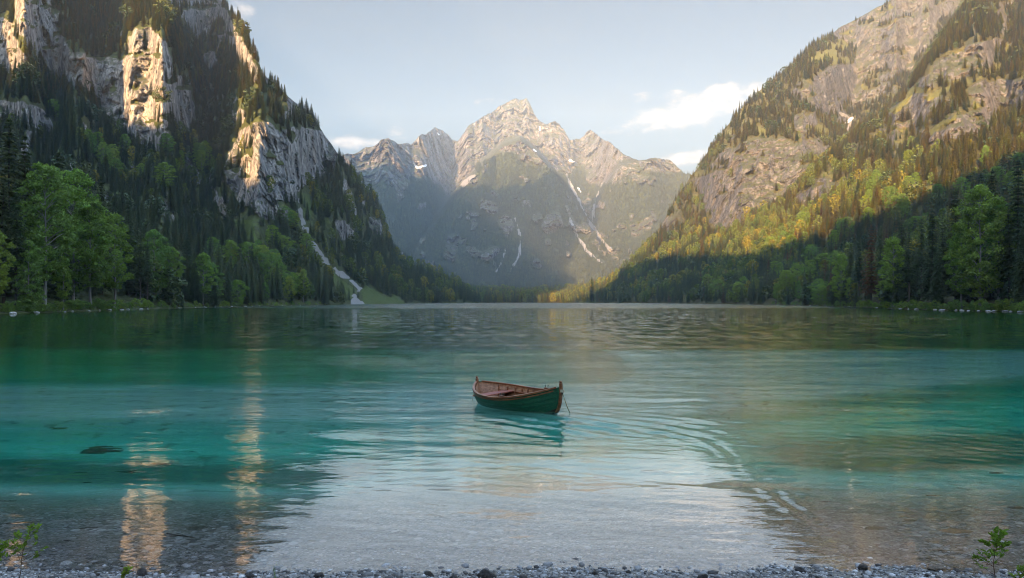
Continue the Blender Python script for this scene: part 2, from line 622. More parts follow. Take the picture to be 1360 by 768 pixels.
# ---- left wall
L_rock_polys = [
    [(12, -10), (62, -10), (70, 25), (95, 60), (98, 75), (88, 112), (76, 108), (60, 88), (40, 65), (20, 40)],
    [(-60, 10), (8, 25), (28, 62), (42, 92), (20, 102), (-10, 90), (-60, 80)],
    [(85, 75), (110, 68), (130, 80), (165, 75), (178, 40), (200, 34), (216, 50), (232, 95), (252, 110), (256, 150), (246, 176), (226, 166), (230, 190), (215, 205), (190, 190), (165, 180), (140, 150), (120, 120), (95, 115)],
    [(-60, 130), (40, 135), (65, 145), (72, 178), (50, 178), (30, 162), (-60, 155)],
    [(225, 5), (238, -30), (290, -40), (303, 20), (328, 60), (343, 92), (334, 105), (323, 85), (308, 50), (290, 20), (275, 45), (262, 52), (245, 28)],
    [(300, 215), (320, 175), (345, 158), (365, 163), (382, 185), (395, 190), (400, 168), (420, 172), (446, 190), (452, 215), (430, 235), (410, 242), (396, 255), (400, 292), (385, 302), (360, 292), (330, 277), (310, 262), (298, 245)],
    [(240, 198), (252, 205), (275, 240), (305, 285), (318, 300), (296, 290), (268, 250), (250, 225)],
    [(438, 288), (472, 298), (478, 322), (455, 318)],
    [(488, 283), (512, 298), (512, 315), (494, 306)],
    [(452, 238), (460, 240), (474, 290), (466, 292)],
    [(-200, -100), (-80, -100), (-60, -40), (-110, 30), (-200, 10)],
    [(-330, 60), (-200, 90), (-230, 170), (-330, 150)],
    [(60, -140), (150, -150), (210, -60), (160, -30), (80, -60)],
]
L_rock = poly_mask(L_rock_polys, 1, 5.0, 3)
speck = smooth01(fbm(GX / 20, GY / 26, GX * 0, 77, 4), 0.30, 0.42) * smooth01(GY, 345, 250) * smooth01(GY, -50, 40)
L_rock = np.maximum(L_rock, 0.75 * speck)
L_rock = L_rock * (1 - 0.9 * smooth01(fbm(GX / 15, GY / 9, GX * 0 + 4, 78, 3), 0.33, 0.45))
SCREE_L = [(397, 262), (401, 292), (411, 318), (429, 345), (450, 362), (468, 374), (477, 385), (470, 395), (470, 404), (478, 407)]
L_scree = line_mask(SCREE_L, 1.7, 3.4, 6, 4.2) * (1 - .8 * smooth01(fbm(GX / 6, GY / 6, GX * 0, 66, 3), .18, .34))
L_scree = np.maximum(L_scree, poly_mask([[(466, 399), (470, 393), (484, 404), (486, 410), (464, 410)]], 0, 1.5, 8))
L_grass = poly_mask([[(483, 378), (500, 388), (535, 403), (540, 412), (480, 412)], [(432, 352), (448, 366), (474, 383), (468, 395), (456, 398), (446, 380)],
                     [(300, 285), (335, 300), (345, 325), (330, 322), (310, 305)], [(398, 255), (416, 262), (412, 290), (402, 285)]], 1, 4, 9)
L_grass = np.maximum(L_grass, 0.9 * smooth01(fbm(GX / 26, GY / 9, GX * 0 + 2, 99, 3), 0.42, 0.5) * (L_rock < .3) * smooth01(GY, 200, 260) * smooth01(GY, 360, 330))
cL = 0.20 + 0.05 * fbm(GX / 60, GY / 60, GX * 0, 21, 3)
cL = cL * (1 - 0.25 * smooth01(GY, 320, 400))
L_rs = blur1(blur1(L_rock, 1, 0), 2, 1)
cL = np.clip(cL, .12, 1) * (1 - L_rs) + (1.5 + 0.8 * fbm(GX / 18, GY / 10, GX * 0, 22, 3)) * L_rs
cL = np.clip(cL, .12, 3)
cL = np.where(GY < 0, np.maximum(cL, 0.2 + 0.5 * smooth01(GY, 0, -60)), cL)
bp = [np.full(GX.shape, -420.0), np.full(GX.shape, -200.0), np.full(GX.shape, -60.0), np.full(GX.shape, 97.0), np.interp(GY, [170, 235], [254, 296]), np.interp(GY, [110, 170], [346, 452]), np.full(GX.shape, 640.0)]
L_jump = np.zeros_like(GX)
for a, b in zip(bp[:-2], bp[1:-1]):
    L_jump = np.where((GX >= a) & (GX < b), -0.0003 * (GX - .5 * (a + b)), L_jump)
L_jump = L_jump + interp_pts([(-420, .40), (-90, .40), (-12, .22), (20, .14), (85, .02), (102, .13), (215, -.06), (258, .02), (335, -.17), (450, -.25), (482, .02), (540, 0), (640, 0)], GX)
L_jump = blur1(blur1(L_jump, 1, 0), 1, 1) * smooth01(GY, 395, 285)
L_shore = [(-420, 135), (-150, 165), (0, 200), (60, 225), (130, 265), (190, 305), (260, 380), (330, 470), (420, 640), (480, 830), (560, 1120), (632, 1450), (640, 1500)]
L_sky = [(-420, -110), (-250, -170), (-100, -175), (60, -160), (160, -130), (230, -70), (270, -25), (300, 8), (318, 26), (331, 52), (341, 82), (353, 101), (376, 122), (400, 142), (420, 162), (440, 191), (462, 222), (481, 243), (504, 272), (512, 300), (520, 328), (546, 351), (571, 361), (600, 374), (612, 380), (622, 388), (632, 400), (640, 402)]
terrain('left_mountain', -420, 636, 1.4, 380, L_shore, L_sky, cL, L_jump,
        dict(rock=L_rock, scree=L_scree, grass=L_grass), MAT_MTN, (15, 5), 6, 1.0, 1)

# ---- right wall with its spur
SPUR = [(1430, -190), (1360, -90), (1310, -30), (1285, 12), (1262, 40), (1241, 74), (1223, 97), (1206, 122), (1191, 142), (1176, 156), (1150, 172), (1122, 196), (1088, 226), (1062, 254), (1040, 274), (1000, 300), (950, 328), (900, 345)]
d_, p_, s_ = line_dist(SPUR)
behind = np.where((s_ > 0), smooth01(d_, 0, 5), 0.0) * smooth01(GX, 900, 930)
behind = np.where(GX > 1430, 0, behind)
R_jump = behind * (0.02 + 0.52 * smooth01(GX, 960, 1290))
R_rock_polys = [
    [(1115, 34), (1169, 8), (1198, -4), (1284, -6), (1270, 12), (1247, 30), (1238, 52), (1216, 78), (1196, 97), (1178, 117), (1155, 139), (1135, 150), (1112, 142), (1091, 126), (1079, 101), (1103, 84), (1135, 84), (1140, 69), (1126, 57)],
    [(1044, 120), (1069, 104), (1097, 124), (1119, 149), (1106, 154), (1077, 142)],
    [(920, 245), (942, 225), (958, 200), (990, 184), (1010, 180), (1045, 189), (1090, 184), (1097, 203), (1077, 225), (1050, 250), (1025, 274), (1000, 290), (975, 301), (950, 302), (928, 290), (934, 265)],
    [(878, 305), (887, 285), (899, 268), (906, 290), (890, 312)],
    [(1218, 112), (1232, 93), (1258, 70), (1278, 67), (1295, 52), (1331, 47), (1343, 62), (1323, 66), (1317, 90), (1278, 104), (1243, 117)],
    [(1180, 150), (1203, 126), (1228, 124), (1252, 126), (1264, 131), (1243, 147), (1224, 161), (1190, 174)],
    [(1224, 184), (1258, 162), (1292, 142), (1323, 142), (1320, 161), (1295, 179), (1266, 187), (1236, 194)],
    [(1284, 123), (1306, 107), (1380, 104), (1390, 134), (1335, 144), (1300, 138)],
    [(1045, 270), (1074, 244), (1096, 237), (1115, 251), (1099, 264), (1068, 267)],
    [(1180, -10), (1200, -70), (1260, -120), (1310, -110), (1284, -40), (1260, -8)],
    [(1400, 20), (1480, -20), (1540, 40), (1470, 80)], [(1420, 150), (1500, 120), (1530, 160), (1450, 190)],
    [(1030, 60), (1050, 50), (1056, 62), (1040, 75)],
]
R_rock = poly_mask(R_rock_polys, 1, 6.0, 13)
speck = smooth01(fbm(GX / 18, GY / 20, GX * 0, 177, 4), 0.28, 0.42) * smooth01(GY, 300, 200) * smooth01(GY, -60, 30)
R_rock = np.maximum(R_rock, 0.8 * speck)
bushy = smooth01(fbm(GX / 24, GY / 8 + GX / 30, GX * 0 + 4, 178, 3), 0.30, 0.42)
R_rock = R_rock * (1 - 0.9 * bushy)
R_scree = np.maximum(line_mask([(1134, 155), (1127, 170), (1117, 187), (1094, 206)], 1.5, 3, 16), line_mask([(1096, 128), (1110, 146), (1130, 158)], 1.0, 2.0, 17))
R_snow = line_mask([(1122, 165), (1132, 157)], 1.6, 2.0, 18, 0.6)
R_grass = poly_mask([[(1226, 128), (1262, 112), (1300, 100), (1330, 84), (1330, 90), (1262, 120), (1232, 134)], [(1230, 176), (1268, 150), (1270, 156), (1236, 182)],
                     [(1180, 148), (1210, 122), (1214, 128), (1188, 152)]], 0, 3, 19)
R_grass = np.maximum(R_grass, 0.9 * smooth01(fbm(GX / 22, GY / 10, GX * 0 + 2, 199, 3), 0.36, 0.46) * (R_rock < .3) * smooth01(GY, 300, 240))
cR = 0.19 + 0.05 * fbm(GX / 60, GY / 60, GX * 0, 121, 3) + 0.05 * smooth01(1150 - GX, 0, 200)
cR = cR * (1 - 0.35 * smooth01(GY, 280, 390))
R_rs = blur1(blur1(R_rock, 1, 0), 2, 1)
cR = np.clip(cR, .1, 1) * (1 - R_rs) + (0.8 + 0.5 * fbm(GX / 18, GY / 10, GX * 0, 122, 3)) * R_rs
cR = np.clip(cR, .1, 3)
cR = np.where(GY < 0, np.maximum(cR, 0.2 + 0.5 * smooth01(GY, 0, -60)), cR)
R_shore = [(790, 1480), (830, 1350), (900, 1080), (1000, 760), (1100, 500), (1190, 320), (1260, 275), (1360, 230), (1500, 190), (1780, 150)]
R_sky = [(790, 401), (800, 396), (815, 380), (830, 356), (850, 336), (870, 314), (882, 292), (892, 274), (906, 252), (930, 217), (951, 187), (970, 162), (1000, 127), (1040, 96), (1080, 60), (1120, 34), (1160, 13), (1182, 2), (1230, -45), (1290, -110), (1360, -150), (1500, -180), (1650, -150), (1780, -120)]
terrain('right_mountain', 790, 1780, 1.4, 380, R_shore, R_sky, cR, R_jump,
        dict(rock=R_rock, scree=R_scree, grass=R_grass, snow=R_snow), MAT_MTN_R, (14, 5.5), 6, 1.1, 101, bed=0.10)

# ---- the massif at the head of the valley
CREST = [(520, 372), (545, 340), (575, 302), (610, 256), (640, 220), (668, 195), (690, 186), (708, 200), (730, 224), (752, 252), (776, 292), (800, 332), (815, 352)]
d_, p_, s_ = line_dist(CREST)
C_jump = np.where(s_ < 0, smooth01(d_, 0, 6), 0.0) * smooth01(GX, 520, 600) * smooth01(GX, 815, 770) * 0.22
CREST2 = [(775, 330), (790, 285), (805, 245), (825, 220), (850, 213), (885, 212), (930, 232)]
d_, p_, s_ = line_dist(CREST2)
C_jump = C_jump + np.where(s_ < 0, smooth01(d_, 0, 5), 0.0) * smooth01(GX, 772, 800) * smooth01(GX, 900, 840) * 0.10
alt = fbm(GX / 40, GY / 30, GX * 0, 300, 4)
C_rock = smooth01(GY + 45 * alt, 262, 205)
front = np.where((GY > interp_pts([(500, 380), *CREST, (900, 370)], GX)), 1.0, 0.0)
C_rock = C_rock * (1 - 0.72 * blur1(blur1(front, 2, 0), 2, 1) * smooth01(GY + 30 * alt, 190, 215))
C_rock = np.maximum(C_rock, 0.85 * smooth01(fbm(GX / 14, GY / 16, GX * 0, 310, 5), 0.26, 0.40) * smooth01(GY, 375, 340))
C_rock = np.maximum(C_rock, poly_mask([[(586, 348), (600, 310), (613, 315), (606, 348)], [(640, 342), (655, 328), (667, 328), (660, 345), (648, 350)], [(660, 300), (676, 285), (682, 300), (672, 315)],
                                       [(835, 300), (860, 290), (866, 305), (840, 318)], [(640, 270), (655, 265), (662, 285), (648, 285)], [(720, 290), (745, 280), (750, 300), (728, 312)]], 1, 6, 33))
C_scree = np.maximum.reduce([line_mask([(752, 232), (765, 262), (783, 296), (799, 318), (812, 334)], 2.4, 1.4, 26), line_mask([(757, 290), (766, 312), (778, 332), (800, 350)], 1.0, 1.6, 27),
                             line_mask([(684, 290), (692, 315), (690, 340), (676, 362)], 1.0, 1.5, 28), line_mask([(800, 245), (790, 270), (786, 298)], 2.0, 1.5, 29),
                             line_mask([(612, 248), (625, 236), (632, 232)], 3, 1.5, 30), line_mask([(672, 330), (668, 345), (660, 360)], 1, 1, 31)])
C_snow = np.maximum.reduce([line_mask([(549, 216), (554, 223), (566, 220)], 1.4, 1.2, 41, 1.0), line_mask([(757, 213), (764, 216)], 2.0, 0.8, 42, 1), line_mask([(768, 250), (771, 255)], 1.5, 1.0, 43, 1),
                            line_mask([(580, 176), (583, 179)], 1, 1, 44, .6), line_mask([(716, 166), (717, 172)], 0.8, 1.4, 45, .6), line_mask([(708, 198), (712, 201)], 1.2, 1, 46, .6)])
cC = 0.38 + 0.15 * fbm(GX / 30, GY / 30, GX * 0, 221, 3) + 0.25 * smooth01(GY, 260, 180)
cC = np.clip(cC, .15, 2)
C_shore = [(430, 3300), (600, 3300), (800, 3300), (960, 3300)]
C_sky = [(430, 208), (450, 207), (470, 202), (487, 196), (497, 193), (508, 185), (515, 184), (530, 190), (545, 192), (560, 180), (570, 174), (578, 171), (588, 175), (600, 184), (607, 186), (612, 181), (625, 165), (632, 158), (640, 154), (655, 147), (664, 141), (676, 136), (685, 131), (693, 130), (700, 132), (706, 143), (712, 152), (719, 163), (726, 164), (733, 161), (738, 161), (748, 172), (757, 187), (764, 185), (772, 182), (779, 176), (784, 174), (795, 180), (806, 187), (818, 194), (830, 207), (842, 212), (850, 213), (862, 212), (878, 211), (888, 213), (900, 222), (912, 229), (930, 240), (960, 262)]
C_sky = [(a, b + 0.5) for a, b in C_sky]
terrain('central_mountain', 430, 960, 0.9, 330, C_shore, C_sky, cC, C_jump, dict(rock=C_rock, scree=C_scree, snow=C_snow), MAT_FAR,
        (85, 48), 30, 4.0, 201, bed=0.05, vstretch=1.9, back=((40, 30), (150, 120), (500, 420), (1200, 900)), jag=4.0)

# ---- low wooded rise behind the far shore
H_rock = GX * 0
cH = 0.032 + 0.12 * smooth01(GX, 760, 850)
H_sky = [(540, 389), (600, 387), (622, 384), (640, 386), (690, 388), (735, 387), (770, 384), (800, 376), (820, 366), (850, 350), (870, 345)]
H_grass = poly_mask([[(770, 400), (800, 399), (800, 403), (768, 403)]], 0, 1, 61)
terrain('far_shore', 540, 870, 2.0, 60, [(540, 1560), (620, 1600), (700, 1640), (760, 1560), (800, 1480), (870, 1300)], H_sky, cH, None,
        dict(rock=H_rock, grass=H_grass), MAT_MTN_R, (0, 0), 2.0, 1.0, 301, back=((20, 2), (60, 8), (150, 25), (400, 80)), jag=1.0)

# ---- unseen ridges added behind the viewer and beyond the left wall to cast shade
def ridge(name, plan, crest, half, seed, n=260, m=70):
    plan = np.asarray(plan, float)
    u = np.linspace(0, len(plan) - 1, n)
    k = np.arange(len(plan))
    cx, cyy = np.interp(u, k, plan[:, 0]), np.interp(u, k, plan[:, 1])
    cx, cyy = blur1(cx, 6, 0), blur1(cyy, 6, 0)
    tx, ty = np.gradient(cx), np.gradient(cyy)
    L = np.hypot(tx, ty)
    nx, ny = -ty / L, tx / L
    h = interp_pts(crest, u) * (1 + 0.012 * fbm(u * 11, u * 0, u * 0, seed, 4))
    ends = smooth01(u, -0.01, .12) * smooth01(u, len(plan) - .99, len(plan) - 1.12)
    v = np.linspace(-1, 1, m)[None]
    X = cx[:, None] + nx[:, None] * v * half
    Y = cyy[:, None] + ny[:, None] * v * half
    prof = (1 - np.abs(v)) ** 0.8 * (0 * X + 1)
    Z = (h * ends)[:, None] * prof - 14 + half * .18 * prof * (1 - prof) * ridged(X / (half * .3), Y / (half * .3), X * 0, seed + 3, 5)
    me = np_mesh(name, np.stack([X, Y, Z], 2).reshape(-1, 3), quads=grid_quads(n, m), mat=MAT_MTN, smooth=True)
    rk = smooth01(prof, .55, .9)
    add_attr(me, 'mask', np.stack([rk, rk * 0, rk * 0, rk * 0], 2).reshape(-1, 4), 'FLOAT_COLOR')
    tag(link(bpy.data.objects.new(name, me)), kind='structure')


ridge('rear_mountain', [(-1100, 1000), (-1000, 300), (-900, -200), (-600, -700), (300, -1000), (1200, -900), (1800, -500)],
      [(0, 600), (1.44, 540), (1.9, 460), (2.06, 448), (2.2, 460), (2.47, 432), (2.56, 400), (2.74, 400), (2.88, 540), (2.97, 600), (3.09, 582), (3.19, 524), (3.27, 472), (3.37, 446), (3.41, 434), (3.46, 455), (3.52, 488), (3.6, 515), (4.2, 560), (6, 560)], 420, 401)  # crest shaped to set the shade line on both valley walls
ridge('outer_mountain', [(-1760, -1500), (-1480, -700), (-1400, 0), (-1500, 500), (-1900, 1300), (-2500, 2300), (-3300, 3100)], [(0, 1250), (1, 1650), (2, 2020), (2.3, 1950), (2.85, 1650), (3.43, 1500), (4.17, 1640), (4.5, 1550), (6, 1400)], 340, 411)  # tall unseen spire added to shade the central massif
# ------------------------------------------------------------------ lake bed, beach and the ground round the viewer
def shoreline_y(x):
    """distance of the near waterline in front of the viewer as a function of x"""
    return 9.52 - 0.10 * np.exp(-(x / 2.6) ** 2) + 0.10 * np.sin(x * 0.55 + 0.6) + 0.07 * np.sin(x * 1.9) + 0.05 * np.sin(x * 4.3 + 1) + 0.004 * x * x * 0.3


def bed_z(x, y):
    d = y - shoreline_y(x)
    dry = np.clip(-d, 0, None)
    wet = np.clip(d, 0, None)
    zd = 0.085 * dry + 0.004 * np.clip(dry - 6, 0, 300)
    zw = -(0.085 * wet + 0.028 * np.clip(wet - 1.5, 0, 8) ** 2 + 0.11 * np.clip(wet - 9.5, 0, 45))
    zw = np.maximum(zw, -9.5 - 0.01 * np.clip(wet - 50, 0, 900))
    # sunlit and shaded water put into the bed: shallow pale bank, deeper trough
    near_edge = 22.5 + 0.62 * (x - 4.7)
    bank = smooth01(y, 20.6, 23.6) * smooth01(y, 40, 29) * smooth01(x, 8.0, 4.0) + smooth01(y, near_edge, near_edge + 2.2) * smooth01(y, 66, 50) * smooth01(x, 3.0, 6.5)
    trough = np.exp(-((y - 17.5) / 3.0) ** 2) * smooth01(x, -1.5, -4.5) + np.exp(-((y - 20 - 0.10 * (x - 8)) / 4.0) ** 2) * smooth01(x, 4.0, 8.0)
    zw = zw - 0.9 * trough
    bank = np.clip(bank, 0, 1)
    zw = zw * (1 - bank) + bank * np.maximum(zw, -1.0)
    z = np.where(d < 0, zd, zw)
    return z + 0.018 * fbm(x / 0.8, y / 0.8, x * 0, 500, 3) * smooth01(y, 60, 20) + 0.25 * smooth01(wet, 10, 40) * fbm(x / 14, y / 14, x * 0, 501, 3)


def spaced(a, b, fine, n):
    """symmetric coordinates that are dense near 0"""
    u = np.linspace(-1, 1, n)
    k = np.arcsinh(b / fine)
    return fine * np.sinh(u * k)


xs = spaced(-1, 5000, 6.0, 420)
ys_ = np.concatenate([-spaced(-1, 3000, 5.0, 61)[:30] * -1, np.linspace(-4, 9, 60)[1:], np.linspace(9, 14, 160)[1:], 14 + 0.03 * np.cumsum(1.028 ** np.arange(260))])
ys_ = np.sort(ys_[ys_ < 9000])
gx, gy = np.meshgrid(xs, ys_)
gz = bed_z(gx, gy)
bed = np_mesh('ground', np.stack([gx, gy, gz], 2).reshape(-1, 3), quads=grid_quads(len(ys_), len(xs)), smooth=True)


def bed_material():
    m, t, out = material('pebbles_and_marl')
    tc = t.new('ShaderNodeTexCoord')
    P = tc.outputs['Object']
    sp = t.new('ShaderNodeSeparateXYZ')
    t.l.new(P, sp.inputs[0])
    z = sp.outputs[2]
    wob = t.vmath('ADD', P, t.scale(t.new('ShaderNodeTexNoise').outputs['Color'], (0.0, 0.0, 0.0)))
    # three sizes of pebble
    d1, c1 = t.voro(wob, 15, 'F1', 'Distance'), t.voro(wob, 15, 'F1', 'Color')
    d2, c2 = t.voro(wob, 34, 'F1', 'Distance'), t.voro(wob, 34, 'F1', 'Color')
    d3, c3 = t.voro(wob, 5.5, 'F1', 'Distance'), t.voro(wob, 5.5, 'F1', 'Color')

    def grey(c):
        s = t.new('ShaderNodeSeparateColor')
        t.l.new(c, s.inputs[0])
        return s.outputs[0]
    pal = [(0.0, (0.05, 0.047, 0.043)), (0.25, (0.15, 0.135, 0.115)), (0.5, (0.24, 0.22, 0.19)), (0.75, (0.32, 0.30, 0.27)), (0.93, (0.47, 0.45, 0.42)), (1.0, (0.62, 0.60, 0.56))]
    k1 = t.ramp(grey(c1), pal)
    k2 = t.ramp(grey(c2), pal)
    k3 = t.ramp(grey(c3), pal)
    sel = t.maprange(t.noise(P, 2.2, 3), 0.42, 0.58)
    peb = t.mix(sel, k1, k2)
    big = t.math('MULTIPLY', t.maprange(d3, 0.38, 0.34), t.maprange(grey(c3), 0.55, 0.56))
    peb = t.mix(big, peb, k3)
    peb = t.mix(t.maprange(t.noise(P, 0.5, 4), 0.4, 0.7, 0.05, 0.55), peb, (0.12, 0.105, 0.055))
    peb = t.mix(t.maprange(z, -0.1, -0.7, 0.0, 0.5), peb, (0.20, 0.21, 0.11))
    # out in the lake the pebbles give way to pale marl with shaded water painted as dark bands
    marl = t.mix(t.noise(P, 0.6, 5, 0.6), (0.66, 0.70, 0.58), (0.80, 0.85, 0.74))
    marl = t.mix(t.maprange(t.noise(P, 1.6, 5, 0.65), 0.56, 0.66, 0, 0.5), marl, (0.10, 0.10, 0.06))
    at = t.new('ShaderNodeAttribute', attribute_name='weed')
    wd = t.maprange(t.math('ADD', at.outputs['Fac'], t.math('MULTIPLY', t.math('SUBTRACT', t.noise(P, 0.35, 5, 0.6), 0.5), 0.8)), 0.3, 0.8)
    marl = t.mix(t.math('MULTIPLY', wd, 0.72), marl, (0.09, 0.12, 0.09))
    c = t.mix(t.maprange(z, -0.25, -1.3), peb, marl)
    # shore behind the viewer: turf
    turf = t.mix(t.noise(P, 3.0, 5), (0.05, 0.065, 0.02), (0.12, 0.12, 0.05))
    c = t.mix(t.maprange(sp.outputs[1], 3.0, -1.0), c, turf)
    # wet stones are darker just above the water
    wet = t.maprange(z, 0.02, 0.06, 0.62, 1.0)
    c = t.mix(1.0, c, wet, 'MULTIPLY')
    hgt = t.math('ADD', t.math('MULTIPLY', t.math('SUBTRACT', 0.5, d1), 0.6), t.math('MULTIPLY', t.math('SUBTRACT', 0.5, d2), 0.3))
    nb = t.bump(hgt, 0.9, 0.03)
    principled(t, out, c, t.maprange(z, 0.0, 0.05, 0.35, 0.75), nb, 0.35)
    return m


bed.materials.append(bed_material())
weed = np.exp(-((gy - 17.5) / 2.6) ** 2) * smooth01(gx, -1.5, -4.5) + np.exp(-((gy - 20 - 0.10 * (gx - 8)) / 3.6) ** 2) * smooth01(gx, 4.0, 8.0)  # bands of shaded water painted into the bed colour
weed = np.maximum(weed, smooth01(gy, 55, 70))  # darker bed in the outer lake as well
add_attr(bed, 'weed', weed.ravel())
tag(link(bpy.data.objects.new('ground', bed)), kind='structure')

# ------------------------------------------------------------------ the lake
FRONT = np.array([(1.2, 24.3), (2.0, 23.5), (3.2, 22.4), (4.4, 21.3), (5.1, 20.2), (5.45, 19.0), (5.3, 17.2), (4.85, 15.4), (4.55, 13.1), (4.55, 11.9), (4.55, 9.6)])


def front_dist(x, y):
    best = np.full(x.shape, 1e9)
    sgn = np.ones(x.shape)
    par = np.zeros(x.shape)
    for i in range(len(FRONT) - 1):
        a, b = FRONT[i], FRONT[i + 1] - FRONT[i]
        tt = np.clip(((x - a[0]) * b[0] + (y - a[1]) * b[1]) / (b @ b), 0, 1)
        dx, dy = x - a[0] - tt * b[0], y - a[1] - tt * b[1]
        d = np.hypot(dx, dy)
        m = d < best
        best = np.where(m, d, best)
        sgn = np.where(m, np.sign(dx * -b[1] + dy * b[0]), sgn)
        par = np.where(m, i + tt, par)
    return best * sgn, par


def wave_height(x, y, res):
    """ripples; RES is the local grid spacing, waves shorter than it are left to the surface shader"""
    h = np.zeros_like(x)
    wx = x + 0.5 * fbm(x / 3, y / 3, x * 0, 600, 2)
    wy = y + 0.5 * fbm(x / 3, y / 3, x * 0 + 5, 600, 2)
    rng = np.random.default_rng(4)
    for k in range(26):
        lam = 0.35 * 1.16 ** k * 0.9
        if lam > 9: break
        ang = math.radians(88 + rng.normal(0, 17))
        kx, ky = math.cos(ang) * 2 * math.pi / lam, math.sin(ang) * 2 * math.pi / lam
        a = 0.0052 * lam ** 0.80
        env = 0.55 + 0.9 * np.clip(fbm(x / (lam * 5), y / (lam * 3.2), x * 0 + k, 610 + k, 2), -.55, 1)
        h += a * env * np.sin(wx * kx + wy * ky + rng.uniform(0, 6.28)) * smooth01(lam / res, 2.5, 5.0)
    calm = 0.35 + 0.65 * smooth01(y, 10, 17)
    gust = 0.75 + 0.5 * fbm(x / 18, y / 30, x * 0, 640, 3)
    h = h * calm * gust * 0.34
    near = (y < 40)
    d, par = front_dist(x, y)
    n1 = fbm(x / 1.3, y / 1.3, x * 0, 650, 3)
    dd = d + 0.10 * n1
    wdt = 2.3 - 2.0 * smooth01(par, 3.5, 7.0)
    lam = 0.74 - 0.36 * smooth01(par, 3.5, 7.0)
    env = np.exp(-((dd + 0.9 * wdt) / wdt) ** 2) * (0.55 + 0.45 * smooth01(fbm(x / 1.1, y / 1.1, x * 0, 651, 3), -0.25, 0.25))
    env = env * smooth01(par, 0.1, 1.0) * (1.5 - 0.55 * smooth01(par, 4, 7.5)) * (1 - smooth01(par, 8.6, 9.6)) * (0.35 + 0.65 * smooth01(fbm(x / .5, y / .7, x * 0, 652, 2), -.2, .2))
    h += near * 0.019 * (lam / .74) ** 1.4 * env * np.cos(dd * 2 * math.pi / lam) * smooth01(lam / res, 2.0, 3.5)
    # a wider set of long low rings running off to the right
    q = np.hypot(x + 1.2, y - 11.4) + 0.25 * fbm(x / 4, y / 4, x * 0, 655, 3)
    an = np.arctan2(y - 11.4, x + 1.2)
    env2 = np.exp(-((q - 12.2) / 2.6) ** 2) * smooth01(an, 0.02, 0.22) * smooth01(an, 1.0, 0.75)
    h += near * 0.0018 * env2 * np.cos(q * 2 * math.pi / 0.62) * smooth01(0.62 / res, 2.0, 3.5)
    return h


